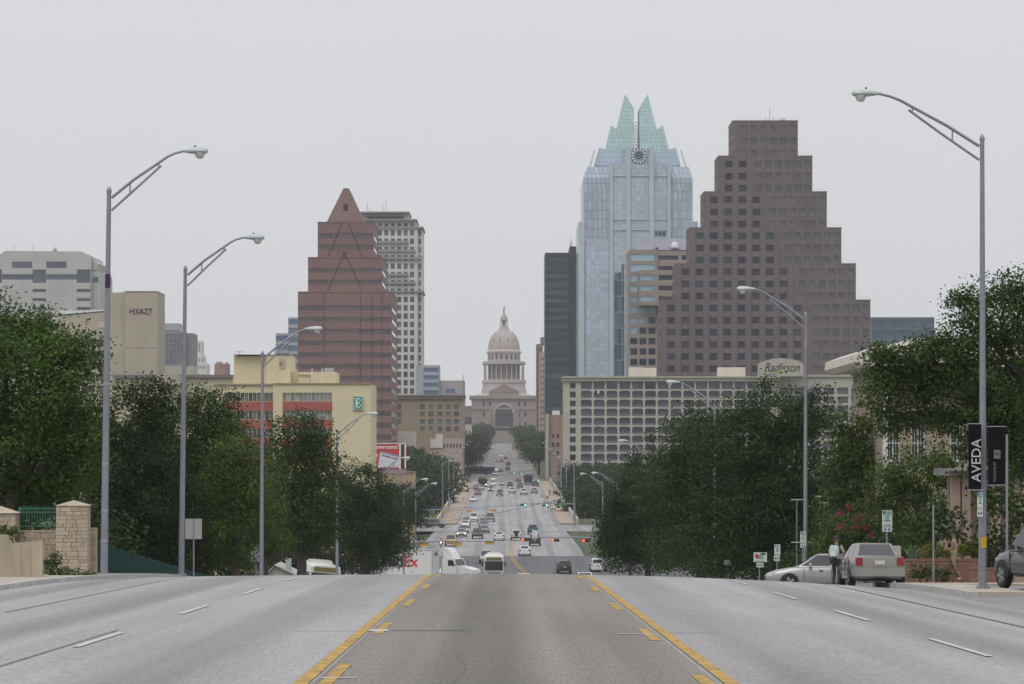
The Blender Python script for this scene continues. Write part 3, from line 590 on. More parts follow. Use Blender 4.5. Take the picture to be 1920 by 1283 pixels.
ptier(593, 699, 8, 44, 414, 482, 439, 2); ptier(576, 716, 4, 48, 482, 548, 506, 2); ptier(558.5, 735, 0, 52, 548, 0, 578, 13)
pm = MB(); b0 = [(x(610), 8.5, z(412.5)), (x(680), 8.5, z(412.5)), (x(680), 43, z(412.5)), (x(610), 43, z(412.5))]; b1 = [(x(641), 10.5, z(348)), (x(651), 10.5, z(348)), (x(651), 30, z(348)), (x(641), 30, z(348))]
pm.add(b0 + b1, [(3, 2, 1, 0), (4, 5, 6, 7), (0, 1, 5, 4), (1, 2, 6, 5), (2, 3, 7, 6), (3, 0, 4, 7)]); pm.build('pyramid_roof', M_pk, pk)
pane(pk, x(645.5), 9.25, z(384.5), 8.5 * k, 14 * k, G_sj).rotation_euler = (-.177, 0, 0)
for yb, yt, fy in ((482, 414, 8), (548, 482, 4)):
    for s in (-1, 1):
        MB().tube([(x(645 + s * 5), fy - .1, z(yt - .5)), (x(645 + s * 34), fy - .1, z(yb - 1))], .15, 5).build('gable_joint', M_lnk, pk)
    MB().box(x(641), x(649), fy - .2, fy - .01, z(yt + 1), z(yt - 13)).build('gable_panel', M_lnk, pk) if yt > 450 else None
for p in (608, 676, 697, 716): MB().box(x(p) - .1, x(p) + .1, -.12, -.005, 0, z(549)).build('joint', M_lnk, pk)
# ---- white stepped tower
t, x, z, k = bld('white_tower', 'white concrete tower with square windows and stepped top behind the rose tower', 'skyscraper', 1500, 700)
M_wh = mat('white_precast', (.56, .54, .51), .8, .06, .1); M_cor = mat('mauve_copper_roof', (.27, .22, .235), .7, .1, .3); G_wt = glass('tower_window_glass', (.045, .05, .07), (.13, .13, .16), .5)
rws = [437 + 15.6 * i for i in range(24)]
hs_ = [(x(c - 3.7), x(c + 3.7), z(r + 5.2), z(r - 5.2)) for r in rws for c in [688 + 12.1 * i for i in range(8)]]
tower_block(t, x(640), x(783), 0, 34, 0, z(428), M_wh, front=hs_, gm=G_wt, depth=.35)
tower_block(t, x(783.1), x(792), 2, 34, 0, z(430), M_wh, front=[(x(784.6), x(789), z(r + 5.2), z(r - 5.2)) for r in rws], gm=G_wt, depth=.35, name='corner_wall')
tower_block(t, x(645), x(780), 2, 32, z(428) + .02, z(414), M_wh, front=[(x(c - 3.5), x(c + 3.5), z(426), z(418)) for c in [688 + 12.1 * i for i in range(8)]], gm=G_wt, depth=.3, name='upper_wall')
tower_block(t, x(650), x(766), 4, 30, z(414) + .02, z(400), M_wh, front=[(x(688), x(756), z(411), z(404))], gm=G_wt, depth=.3, name='top_wall')
for p0, p1, yb, yt, e in ((648, 768, 400, 397, .4), (643, 782, 414, 411, .4), (638, 794, 429, 425, .4), (638, 794, 549, 545, .5)): MB().box(x(p0), x(p1), -e - .4, 34.6, z(yb) + .04, z(yt)).build('cornice', M_cor, t)
for yb, p1 in ((457, 766), (473, 779), (487, 792), (518, 766), (533, 779)): MB().box(x(690), x(p1), -1.4, -.02, z(yb), z(yb - 5)).build('terrace_parapet', M_cor, t)
for p, h_ in ((687, 378), (692, 388), (716, 377), (722, 374)): MB().tube([(x(p), 10, z(398)), (x(p), 10, z(h_))], .12, 5).build('antenna', M_cor, t)
# ---- blue banded stepped block left of rose tower
t, x, z, k = bld('blue_banded_block', 'stepped blue glass block peeking out left of the rose tower', 'office building', 1250, 517)
M_gb = mat('grey_spandrel', (.33, .35, .37), .7, .08, .2); G_bb = glass('deep_blue_glass', (.075, .13, .215), (.12, .18, .26), .6, .15, .7)
tower_block(t, 0, x(540), 0, 25, 0, z(625), M_gb, front=[(.2, x(540) - .02, z(640 + i * 16.5), z(629.5 + i * 16.5)) for i in range(8)], gm=G_bb, depth=.2, wname='window_band')
tower_block(t, x(540.1), x(580), .5, 25, 0, z(595), M_gb, front=[(x(541), x(580) - .3, z(609 + i * 16.5), z(598.5 + i * 16.5)) for i in range(10)], gm=G_bb, depth=.2, name='upper_wall', wname='window_band')
# ---- brown brick hotel and its neighbours beyond the bridge
t, x, z, k = bld('brown_brick_hotel', 'old tan brick hotel with rows of small windows past the bridge', 'hotel', 1150, 745)
M_ob = mat('weathered_tan_brick', (.30, .225, .16), .9, .12, .25, .1); G_ob = glass('hotel_glass', (.05, .075, .09), (.14, .18, .19), .6)
hs_ = [(x(c - 4.6), x(c + 4.6), z(r + 4.6), z(r - 4.6)) for r in (763, 776.5, 790.5, 804.5) for c in (792, 807.5, 825, 840.5, 856)] + [(x(745.5), x(752), z(r + 5), z(r - 5)) for r in (763, 777, 791)]
tower_block(t, x(736), x(870), 0, 30, 0, z(748), M_ob, front=hs_, gm=G_ob, depth=.3)
MB().box(x(735), x(871), -.8, 30.5, z(748) + .01, z(743)).box(x(734), x(872), -1.2, 31, z(743) + .01, z(740.5)).build('cornice', mat('brown_cornice', (.22, .17, .14), .85, .1, .3), t)
MB().tube([(x(868), 5, z(741)), (x(868), 5, z(702))], [.25, .1], 6).build('flagpole', M_cor, t)
t, x, z, k = bld('grey_office', 'plain grey office block with blue bands behind the brick hotel', 'office building', 1350, 793)
tower_block(t, x(780), x(823.5), 0, 25, 0, z(685), M_gb, front=[(x(794), x(822), z(698 + i * 14), z(690 + i * 14)) for i in range(4)], gm=G_bb, depth=.2, wname='window_band')
MB().box(x(823.7), x(871), 2, 25, 0, z(713.5)).build('annex', mat('lilac_grey_panel', (.36, .33, .35), .8, .08, .2), t); pane(t, x(844), 1.9, z(733), 18 * k, 8 * k, G_bb)
t, x, z, k = bld('riverside_shed', 'low white flat roofed building in front of the brick hotel', 'building', 1060, 800)
M_ws = mat('white_stucco', (.58, .55, .52), .85, .1, .3)
MB().box(x(806), x(868), 0, 16, 0, z(822)).build('wall', mat('pinkish_stucco', (.40, .32, .29), .85, .12, .3), t); MB().box(x(817), x(830), -.5, 8, z(840), z(814)).box(x(807), x(816.8), -.6, 6, z(840), z(824)).build('white_block', M_ws, t); MB().box(x(744), x(779), 4, 12, 0, z(809)).build('low_wall', M_ws, t)
for i in range(6): pane(t, x(833 + 6 * i), -.03, z(836), 3 * k, 8 * k, G_of)
t, x, z, k = bld('avenue_building', 'narrow pale old building at the left kerb of the far avenue', 'building', 1550, 870)
tower_block(t, x(868), x(884), 0, 40, 0, z(782), mat('dark_old_brick', (.13, .12, .13), .9, .1, .3), front=grid_holes(x(873), 6 * k, 2, 3 * k, z(830), 12 * k, 4, 6 * k), gm=G_of)
tower_block(t, x(872), x(884.5), -20, -.2, 0, z(797), M_ws, front=grid_holes(x(875), 6 * k, 2, 3 * k, z(835), 12 * k, 3, 6 * k), gm=G_of, name='front_wall')
# ---- left hand buildings
t, x, z, k = bld('striped_office', 'pale grey office tower with dark window bands and chamfered roof, far left', 'office building', 1650, 60)
M_lg = gridmat('pale_grey_panel', (.44, .44, .42), (.33, .33, .32), 1.75, 1.75, .08, .6, .4, .03); G_st = glass('steel_blue_glass', (.05, .06, .085), (.085, .095, .125), .5, .2)
hs_ = []
for i in range(-1, 2):
    c = 83 * i
    hs_ += [(x(61 + c), x(86.5 + c), z(530.5), z(505.5)), (x(61 + c), x(86.5 + c), z(548), z(542)), (x(61 + c), x(86.5 + c), z(565), z(559)), (x(61 + c), x(86.5 + c), z(582), z(576))]
    hs_ += [(x(87 + c), x(144 + c), z(524.5), z(514.5))] if i < 1 else []
tower_block(t, x(-60), x(170), 0, 60, 0, z(505), M_lg, front=[h for h in hs_ if h[0] >= x(-60) and h[1] <= x(170)], gm=G_st, depth=.4, wname='window_band')
tower_block(t, x(170.2), x(184), 4, 60, 0, z(508), M_lg, front=[(x(171), x(184) - .3, z(529), z(519))], gm=G_st, depth=.4, name='corner_wall', wname='window_band')
tower_block(t, x(-60), x(170), .6, 50, z(505) + .05, z(480), M_lg, front=[(x(c), x(c + 38), z(503), z(490.5)) for c in (-42, 22, 86.5)], gm=G_st, depth=.3, name='upper_wall')
MB().prism([(x(-62), z(480)), (x(170), z(480)), (x(165), z(477)), (x(152), z(471.5)), (x(8), z(470.5)), (x(2), z(476)), (x(-62), z(476))], .6, 45).build('roof_block', M_lg, t)
MB().prism([(x(170.3), z(506)), (x(178), z(506)), (x(183), z(493)), (x(170.3), z(484))], 5, 40).build('roof_corner', M_lg, t)
for p, h_ in ((22, 457), (45, 465), (58, 455), (98, 461)): MB().tube([(x(p), 8, z(471)), (x(p), 8, z(h_))], .12, 5).build('antenna', M_cor, t)
MB().lathe([(.3, 0), (1.2, .5), (1.0, 1.5), (.2, 2.2)], 8, (x(99), 8, z(471))).build('roof_unit', M_cor, t)
# Hyatt
t, x, z, k = bld('tan_hotel_tower', 'plain tan hotel tower with dark capital lettering and lower wing', 'hotel', 720, 207)
M_hy = mat('tan_stucco', (.40, .355, .285), .85, .07, .2, .05); G_hy = glass('brown_room_glass', (.045, .042, .045), (.10, .09, .085), .5)
MB().box(x(234), x(295), 0, 16, 0, z(547)).build('stair_tower', M_hy, t); MB().box(x(233.5), x(295.5), -.15, 16.2, z(547) + .01, z(546)).build('parapet', M_cor, t)
MB().prism([(x(203), 0), (x(233.8), 0), (x(233.8), z(547)), (x(203), z(548.5))], 2, 16).build('lift_shaft', M_hy, t)
tower_block(t, x(100), x(233.6), .8, 1.95, 0, z(618), M_hy, front=[(x(180 + 28 * i), x(206 + 28 * i - 1), z(650 + 21.6 * j), z(636.5 + 21.6 * j)) for i in range(-2, 2) for j in range(5) if 206 + 28 * i < 234], gm=G_hy, depth=.35, name='room_wing')
for p in range(4): MB().box(x(186 + 14 * p), x(186.6 + 14 * p), 1.02, 1.14, z(737), z(636)).build('mullion', M_cor, t)
MB().prism([(x(104), z(619)), (x(202.5), z(619)), (x(202.5), z(583)), (x(104), z(592))], 2.2, 15).build('upper_wing', M_hy, t)
MB().prism([(x(90), z(591)), (x(200), z(582)), (x(200), z(580)), (x(104), z(582))], 2.0, 15.4).build('white_roof_edge', M_sp, t)
MB().box(x(182), x(200), 2.05, 2.18, z(614), z(603)).build('wall_panel', mat('cream_door', (.48, .43, .33), .8, .05, 1), t)
MB().box(x(234), x(295), -.06, -.01, z(652.4), z(652)).build('joint', M_cor, t)
hy = mat('plum_lettering', (.05, .02, .045), .6, .05, 1)
text('lettering', 'HYATT', 1.62, hy, t, (x(264.5), -.12, z(584)), sx=1.02, bold=.012); MB().tube([(x(249), -.14, z(590)), (x(258), -.14, z(586.5)), (x(266), -.14, z(585.5)), (x(274), -.14, z(587.5)), (x(283), -.14, z(591))], [.05, .09, .1, .09, .05], 5).build('red_swoosh', mat('crimson_paint', (.3, .02, .04), .6, .05, 1), t)
# brown-blue office, distant old tower, low roofs
t, x, z, k = bld('brown_grid_office', 'brown office block with blue window grid and grey roof box beside the tan hotel', 'office building', 1700, 297)
M_bo = mat('dusk_brown_panel', (.21, .175, .175), .8, .08, .2); G_bo = glass('dusk_blue_glass', (.08, .10, .16), (.14, .165, .23), .6, .2)
tower_block(t, x(280), x(348), 0, 25, 0, z(623), M_bo, front=[(x(297 + 7 * i), x(302 + 7 * i), z(634 + 9.6 * j), z(626 + 9.6 * j)) for i in range(7) for j in range(6)], gm=G_bo, depth=.25)
MB().box(x(348.2), x(361.5), 3, 26, 0, z(624.5)).build('end_wall', M_bo, t); MB().box(x(280), x(362), -.6, 24, 0, z(686)).build('podium', M_rb, t)
MB().box(x(293), x(335), 4, 20, z(619.5), z(606)).build('roof_box', M_gb, t)
for p in (297, 312, 324, 333): MB().box(x(p) - .25, x(p) + .25, 5, 5.5, z(623), z(619.5)).build('roof_post', M_bo, t)
t, x, z, k = bld('old_spired_tower', 'distant pale ornate old tower with stepped shoulders, left', 'skyscraper', 1950, 370)
tower_block(t, x(362), x(379), 0, 12, z(668), z(640), M_wh, front=grid_holes(x(366), 4 * k, 3, 1.6 * k, z(652), 1, 1, 15 * k), gm=G_bo, depth=.5)
tower_block(t, x(361), x(382), -2, 14, z(682), z(668), M_wh, front=grid_holes(x(365), 5 * k, 4, 2 * k, z(676), 1, 1, 7 * k), gm=G_bo, depth=.5, name='middle_wall')
tower_block(t, x(360), x(388.5), -5, 18, 0, z(682), M_wh, front=grid_holes(x(364), 5 * k, 5, 2 * k, z(690), 10 * k, 1, 6 * k), gm=G_bo, depth=.5, name='base_wall')
for p, yb, yt in ((363, 640, 637), (378, 640, 637), (383, 668, 664), (386, 682, 671), (370, 640, 632)): MB().tube([(x(p), 1, z(yb)), (x(p), 1, z(yt))], [.5, .1], 6).build('finial', M_wh, t)
t, x, z, k = bld('tan_plant_tower', 'small distant pinkish block with rooftop units', 'building', 1500, 415)
MB().box(x(402), x(426.5), 0, 14, 0, z(682)).build('wall', M_rbk, t); MB().box(x(405), x(415), 2, 6, z(682), z(678.5)).box(x(422), x(426), 2, 6, z(682), z(679)).build('roof_unit', M_cor, t)
t, x, z, k = bld('flat_roof_hall', 'low cream hall with long grey roof behind the left trees', 'building', 620, 300)
MB().box(x(215), x(436), 0, 30, 0, z(709)).build('wall', mat('cream_wall', (.50, .44, .30), .85, .06, .2), t); MB().box(x(212), x(436), -.6, 31, z(709) + .01, z(703)).build('roof', mat('grey_roof', (.16, .15, .16), .8, .15, .4), t)
MB().box(x(296), x(343), -2, -.65, z(722), z(702.5)).build('tan_bay', M_hy, t); MB().tube([(x(306), -1, z(702)), (x(306), -1, z(697))], .1, 5).build('roof_vent', M_cor, t)
# Embassy hotel
ED = 480; t, x, z, k = bld('cream_hotel', 'cream hotel with red spandrel bands and green letter sign', 'hotel', ED, 550)
M_em = mat('cream_stucco', (.60, .525, .345), .85, .05, .3, .05); M_rs = mat('red_spandrel', (.34, .085, .07), .7, .08, .5); G_em = glass('pale_blind_glass', (.16, .17, .17), (.32, .33, .33), .8, .1); G_ed = glass('dark_blind_glass', (.05, .055, .06), (.16, .17, .17), .5, .1)
def bandhole(p0, p1, g): return [(x(p0), x(p1), z(752.5 + 34 * i), z(736.5 + 34 * i), g) for i in range(4)]
lb = []; 
for i in range(4):
    n_ = 12
    for q in range(n_): lb.append((x(420 + 7.65 * q), x(420 + 7.65 * (q + 1) - .7), z(752.5 + 34 * i), z(736.5 + 34 * i), G_ed))
tower_block(t, x(400), x(512), .6, 20, 0, z(722), M_em, front=lb, gm=G_em, depth=.2, name='west_wall', wname='window')
for i in range(4): MB().box(x(420), x(511.5), .5, .58, z(769.5 + 34 * i), z(753 + 34 * i)).build('spandrel_band', M_rs, t)
cb = []
for i in range(4):
    for q in range(12): cb.append((x(530 + 7.75 * q), x(530 + 7.75 * (q + 1) - .7), z(752.5 + 34 * i), z(736.5 + 34 * i), G_em))
tower_block(t, x(512.2), x(696), 0, 20, 0, z(720), M_em, front=cb, gm=G_em, depth=.2, name='main_wall', wname='window')
for i in range(4): MB().box(x(530), x(622.8), -.1, -.015, z(769.5 + 34 * i), z(753 + 34 * i)).build('spandrel_band', M_rs, t)
MB().box(x(399), x(512), .3, 20.3, z(722) + .01, z(719.5)).build('parapet', mat('parapet_cap', (.34, .28, .2), .8, .1, .5), t); MB().box(x(512.2), x(696.5), -.25, 20.3, z(720) + .01, z(718.5)).build('parapet', MATS['parapet_cap'], t)
MB().box(x(434), x(496), 4, 16, z(720) + .05, z(666)).build('lift_house', M_em, t); MB().box(x(496.2), x(542), 3.2, 15, z(720) + .05, z(664.5)).build('lift_house', M_em, t); MB().box(x(433.5), x(542.5), 3, 16.2, z(664.5) + .4 * k + .01, z(663.6)).build('roof_cap', MATS['parapet_cap'], t)
MB().box(x(521), x(532), 3.1, 3.18, z(690), z(672)).build('roof_door', M_hy, t); MB().box(x(521.5), x(526), 3.0, 3.08, z(683), z(679)).build('red_plate', M_rs, t)
MB().box(x(542.3), x(627), 5, 15, z(720) + .05, z(696)).build('plant_room', M_em, t); MB().box(x(555), x(577), 4.6, 4.95, z(718), z(703)).build('plant_panel', M_em, t); MB().box(x(604), x(620), 6, 10, z(696) + .02, z(688)).build('roof_unit', M_gb, t)
MB().box(x(556), x(579), 4.4, 4.58, z(703), z(701.5)).build('plant_ledge', M_cor, t)
for p in (582.5, 601.5):
    MB().tube([(x(p - 3), 3.6, z(719)), (x(p), 3.6, z(711)), (x(p), 3.6, z(690))], .08, 6).build('vent_pipe', M_sp, t)
MB().tube([(x(443), 6, z(664)), (x(443), 6, z(656))], .05, 5).tube([(x(433), 6, z(657.5)), (x(453), 6, z(657.5))], .04, 5).build('aerial', M_cor, t)
M_gs = mat('teal_sign', (.015, .22, .19), .6, .05, 1)
so_ = MB().box(x(662), x(680.5), -.35, -.02, z(768.5), z(742.5)).build('sign_box', mat('pale_green_frame', (.35, .5, .42), .6, .05, 1), t); MB().box(x(664), x(678.5), -.38, -.355, z(766.5), z(744.5)).build('sign_face', M_gs, so_)
eo = MB()
for (a, b_, c, d) in ((667.2, 670.2, 747, 764.5), (665.5, 676.5, 762.6, 764.8), (665.5, 676.2, 746.6, 748.6), (670, 674, 754.6, 756.6), (675, 676.6, 758.5, 764.8), (674.8, 676.3, 746.6, 752), (673.2, 674.4, 753, 758.2)): eo.box(x(a), x(b_), -.42, -.39, z(d), z(c))
eo.build('letter', mat('white_sign_face', (.75, .78, .76), .6, .03, 1), so_)
# billboard and tan building by the lake
t, x, z, k = bld('billboard', 'red billboard with white lettering and a tilted card picture', 'billboard', 560, 730)
MB().box(x(680), x(762), 0, .5, z(880), z(831)).build('panel', mat('billboard_red', (.48, .035, .035), .6, .06, .5), t)
M_wt = mat('white_print', (.72, .70, .70), .6, .06, 1)
MB().box(x(748.5), x(751.5), -.1, -.01, z(880), z(832)).box(x(758.5), x(761), -.1, -.01, z(878), z(833)).box(x(680), x(761), -.1, -.01, z(832.6), z(831)).build('frame', M_wt, t); MB().box(x(751.6), x(758.4), -.08, -.01, z(878), z(834)).build('lattice_panel', mat('plum_dark', (.06, .02, .03), .7, .1, 1), t)
text('lettering', 'Showrooms!', .98, M_wt, t, (x(722), -.05, z(838.5)), sx=.9, bold=.02); text('lettering', 'ers', .98, M_wt, t, (x(702), -.05, z(853)), bold=.02)
cd = MB().prism([(x(708.5), z(877)), (x(748), z(877)), (x(748.3), z(854)), (x(713.5), z(845))], -.14, -.06).build('card_picture', mat('card_grey', (.58, .58, .62), .6, .14, .9), t)
MB().prism([(x(713.2), z(848)), (x(748.2), z(857.5)), (x(748.3), z(854)), (x(713.5), z(845))], -.19, -.15).build('card_strip', mat('card_slate', (.22, .24, .32), .6, .05, 1), cd); MB().prism([(x(716.5), z(852.5)), (x(732), z(856.5)), (x(732), z(858.5)), (x(716.5), z(854.6))], -.19, -.15).build('card_text', mat('card_ink', (.12, .12, .14), .6, .05, 1), cd); MB().prism([(x(733), z(856.8)), (x(745), z(859.8)), (x(745), z(862)), (x(733), z(858.9))], -.19, -.15).build('card_text', mat('card_red', (.4, .05, .05), .6, .05, 1), cd)
MB().box(x(722), x(724), .1, .4, 0, z(880)).box(x(750), x(752), .1, .4, 0, z(880)).build('leg', M_cor, t); MB().box(x(722), x(762), -.3, .55, z(889), z(880.2)).build('catwalk', M_cor, t)
t, x, z, k = bld('tan_shop_building', 'low tan building with a brown upright sign under the billboard', 'building', 580, 750)
MB().box(x(715), x(776), 0, 12, 0, z(886)).build('wall', mat('tan_render', (.40, .30, .19), .85, .08, .4), t); MB().box(x(767), x(773), -.2, -.02, z(932), z(903)).build('upright_sign', mat('brown_sign', (.16, .07, .05), .7, .3, 4), t); MB().box(x(714), x(777), -.3, 12.3, z(886) + .01, z(884.8)).build('parapet', M_bt, t)
MB().box(x(725), x(742), -.3, -.02, z(918), z(906)).build('window_box', G_of, t)
# small house below the left slope
t, x, z, k = bld('white_gabled_house', 'small white gabled house roof with a chimney below the left slope', 'house', 300, 515)
M_wb = mat('white_board', (.5, .5, .46), .8, .06, 1)
t.location.z = terrain(306, PX(515, 300)) ; z = lambda p: PZ(p, 300) - (terrain(306, PX(515, 300)))
MB().prism([(x(503), 0), (x(552), 0), (x(552), z(1080)), (x(515), z(1062)), (x(503), z(1072))], .3, 8).build('gable_wall', M_wb, t)
MB().prism([(x(498), z(1077)), (x(515), z(1058.5)), (x(558), z(1079.5)), (x(558), z(1081)), (x(515), z(1060.5)), (x(499), z(1078.5))][::-1], -.2, 8.4).build('roof', mat('pale_roof', (.34, .34, .32), .8, .1, 1), t)
MB().box(x(534), x(544), 1, 2, z(1080), z(1048.5)).build('chimney', M_gb, t)
# ---- right hand house, portico
HD = 142; t, x, z, k = bld('cream_house', 'large cream clapboard house with tall white windows behind the right trees', 'house', HD, 1700)
M_cl = gridmat('cream_clapboard', (.36, .30, .225), (.24, .2, .15), 30, .19, .012, .8, .3, .04); M_tr = mat('white_trim', (.62, .62, .60), .7, .05, 1); G_ho = glass('house_glass', (.04, .045, .05), (.08, .085, .09), .5, .08)
hs_ = [(x(c), x(c + 9.5), z(862), z(772 + 0)) for c in (1663, 1675, 1710, 1722)] + [(x(c), x(c + 9.5), z(862), z(785)) for c in (1783, 1795)]
tower_block(t, x(1655), x(1990), 0, 12, 0, z(688), M_cl, front=hs_, gm=G_ho, depth=.12)
for c in (1663, 1675, 1710, 1722, 1783, 1795):
    f = MB()
    for a, b_, c0, d0 in ((c - 1.6, c, 864, 770), (c + 9.5, c + 11.1, 864, 770), (c - 1.6, c + 11.1, 770, 767), (c - 1.6, c + 11.1, 866, 862.2)): f.box(x(a), x(b_), -.06, -.004, z(c0), z(d0))
    for r in (800, 831): f.box(x(c), x(c + 9.5), .05, .09, z(r + .8), z(r - .8))
    f.box(x(c + 4.4), x(c + 5.1), .04, .085, z(862), z(772)); f.build('window_frame', M_tr, t)
MB().box(x(1655), x(1655) + .22, -.05, -.003, 0, z(690)).build('corner_board', M_tr, t)
MB().prism([(x(1612), z(690)), (x(2000), z(668)), (x(2000), z(650)), (x(1635), z(652)), (x(1603), z(664)), (x(1601), z(680))], -1.6, 13).build('eave', mat('cream_eave', (.56, .53, .46), .7, .06, .5), t)
MB().prism([(x(1690), z(652)), (x(2000), z(650)), (x(2000), z(634)), (x(1705), z(636))], -1.0, 12).build('roof', MATS['cream_eave'], t)
t, x, z, k = bld('garden_portico', 'small flat roofed portico with pinkish columns beside the banner pole', 'portico', 128, 1820)
t.location.z = roadz(128, 13) - .1; z = lambda p: PZ(p, 128) - (roadz(128, 13) - .1)
M_pc = mat('pink_stucco', (.34, .25, .20), .85, .1, .8)
MB().box(x(1775), x(1930), -.4, 4, z(892), z(884)).box(x(1777), x(1930), -.6, 4.2, z(884) + .005, z(879)).build('roof_slab', mat('grey_slab', (.20, .19, .18), .8, .1, 1), t)
for p in (1792, 1812, 1868, 1910): MB().box(x(p) - .17, x(p) + .17, 0, .34, 0, z(892.3)).build('column', M_pc, t)
MB().box(x(1790), x(1930), 2, 2.2, 0, z(892.3)).build('back_wall', M_pc, t)
# ================================================================== TREES AND PLANTS
def leafmat(name, col, var=.45, trans=.24, hue=(1.1, 1.0, .6)):
    m = bpy.data.materials.new(name); m.use_nodes = True; n = m.node_tree; n.nodes.clear(); K = n.links.new
    o = n.nodes.new('ShaderNodeOutputMaterial'); d = n.nodes.new('ShaderNodeBsdfPrincipled'); d.inputs['Roughness'].default_value = .6; d.inputs['Specular IOR Level'].default_value = .25
    tr = n.nodes.new('ShaderNodeBsdfTranslucent'); mx_ = n.nodes.new('ShaderNodeMixShader'); mx_.inputs[0].default_value = trans
    t = n.nodes.new('ShaderNodeTexCoord'); z = n.nodes.new('ShaderNodeTexNoise'); z.inputs['Scale'].default_value = .7; z.inputs['Detail'].default_value = 5; K(t.outputs['Object'], z.inputs['Vector'])
    oi = n.nodes.new('ShaderNodeObjectInfo'); ad = n.nodes.new('ShaderNodeMath'); ad.operation = 'MULTIPLY_ADD'; ad.inputs[1].default_value = .25; K(oi.outputs['Random'], ad.inputs[0]); K(z.outputs['Fac'], ad.inputs[2])
    cr = n.nodes.new('ShaderNodeValToRGB'); e = cr.color_ramp.elements; e[0].position = .42; e[1].position = .82
    e[0].color = (*[c * (1 - var) for c in col], 1); e[1].color = (col[0] * (1 + var) * hue[0], col[1] * (1 + var) * hue[1], col[2] * (1 + var) * hue[2], 1)
    K(ad.outputs[0], cr.inputs[0]); K(cr.outputs[0], d.inputs['Base Color']); K(cr.outputs[0], tr.inputs['Color'])
    K(d.outputs[0], mx_.inputs[1]); K(tr.outputs[0], mx_.inputs[2]); K(mx_.outputs[0], o.inputs['Surface']); MATS[name] = m; return m
L_oak = leafmat('live_oak_leaves', (.029, .060, .012)); L_mid = leafmat('mid_green_leaves', (.040, .078, .013)); L_bright = leafmat('bright_green_leaves', (.058, .105, .014)); L_dk = leafmat('dark_leaves', (.020, .045, .011)); L_far = leafmat('far_leaves', (.022, .044, .02))
L_pink = leafmat('pink_blossom', (.22, .05, .07), .3, .3, (1, 1, 1)); L_hedge = leafmat('yellow_hedge', (.13, .15, .02)); L_agave = leafmat('agave_leaf', (.13, .2, .11), .2, .05, (1, 1, 1))
M_bark = mat('bark', (.07, .055, .045), .95, .3, 3, .5)
def crown_mesh(name, lobes, leaf, dens, m, seed, sub=.62):
    """leaf clumps through the crown: lobes [(cx,cy,cz,rx,ry,rz)]; sprays scattered in each lobe's shell, leaves spread in each spray"""
    g = np.random.default_rng(seed); P, N = [], []
    for (x, y, z, rx, ry, rz) in lobes:
        ar = (rx * ry + rx * rz + ry * rz) / 3 * 4 * math.pi; ns = max(12, int(ar / (sub * sub) * 1.15))
        d = g.normal(size=(ns, 3)); d /= np.linalg.norm(d, axis=1)[:, None]
        rad = (.35 + .68 * g.random(ns) ** .45) * (1 + .16 * np.sin(d[:, 0] * 5 + seed) * np.cos(d[:, 2] * 6 + d[:, 1] * 4))
        rad += (g.random(ns) < .10) * g.random(ns) * .28
        cs = d * rad[:, None] * np.array([rx, ry, rz]) + np.array([x, y, z])
        nl = max(6, int(3.6 * dens * sub * sub / leaf / leaf))
        sr = sub * (.55 + .7 * g.random(ns))
        q = g.normal(size=(ns, nl, 3)) * np.array([.55, .55, .34]) * sr[:, None, None]
        pts = (cs[:, None, :] + q).reshape(-1, 3); nn = np.repeat(d, nl, axis=0) * .5 + g.normal(size=(ns * nl, 3)) * .6 + np.array([0, 0, .5])
        P.append(pts); N.append(nn)
    P = np.concatenate(P); N = np.concatenate(N); N /= np.linalg.norm(N, axis=1)[:, None]; n = len(P)
    a = np.cross(N, g.normal(size=(n, 3))); a /= np.linalg.norm(a, axis=1)[:, None]; b = np.cross(N, a)
    ln = leaf * (.7 + .6 * g.random(n))[:, None]; V = np.empty((n, 4, 3)); V[:, 0] = P - a * ln * .55; V[:, 1] = P + b * ln * .34 + N * ln * .06; V[:, 2] = P + a * ln * .55; V[:, 3] = P - b * ln * .34 + N * ln * .06
    me = bpy.data.meshes.new(name); me.vertices.add(4 * n); me.vertices.foreach_set('co', V.reshape(-1).astype(np.float32))
    me.loops.add(4 * n); me.loops.foreach_set('vertex_index', np.arange(4 * n, dtype=np.int32)); me.polygons.add(n)
    me.polygons.foreach_set('loop_start', np.arange(0, 4 * n, 4, dtype=np.int32)); me.polygons.foreach_set('loop_total', np.full(n, 4, dtype=np.int32))
    me.materials.append(m); me.update(calc_edges=True); return me
def limbs(trunk_base, fork, lobes, r0, seed):
    g = random.Random(seed); mb = MB(); bx, by, bz = trunk_base; fx, fy, fz = fork
    mid = ((bx + fx) / 2 + g.uniform(-.2, .2), (by + fy) / 2, (bz + fz) / 2)
    mb.tube([(bx, by, bz - .3), (bx, by, bz + .15), mid, fork], [r0 * 1.35, r0 * 1.05, r0 * .85, r0 * .75], 9)
    for i, l in enumerate(lobes):
        e = Vector(l[:3]); s = Vector(fork) - Vector((0, 0, .2 + .1 * (i % 3))); m1 = s.lerp(e, .5) + Vector((g.uniform(-.4, .4), g.uniform(-.4, .4), g.uniform(.0, .5)))
        mb.tube([s, m1, e], [r0 * .5, r0 * .32, r0 * .12], 7)
        for q in range(3):
            t = Vector((g.uniform(-1, 1) * l[3], g.uniform(-1, 1) * l[4], g.uniform(-.3, 1) * l[5])) * .75; st = m1.lerp(e, g.uniform(.2, .9)); mb.tube([st, st.lerp(e + t, .5) + Vector((0, 0, .1)), e + t], [r0 * .2, r0 * .12, .02], 5)
    return mb
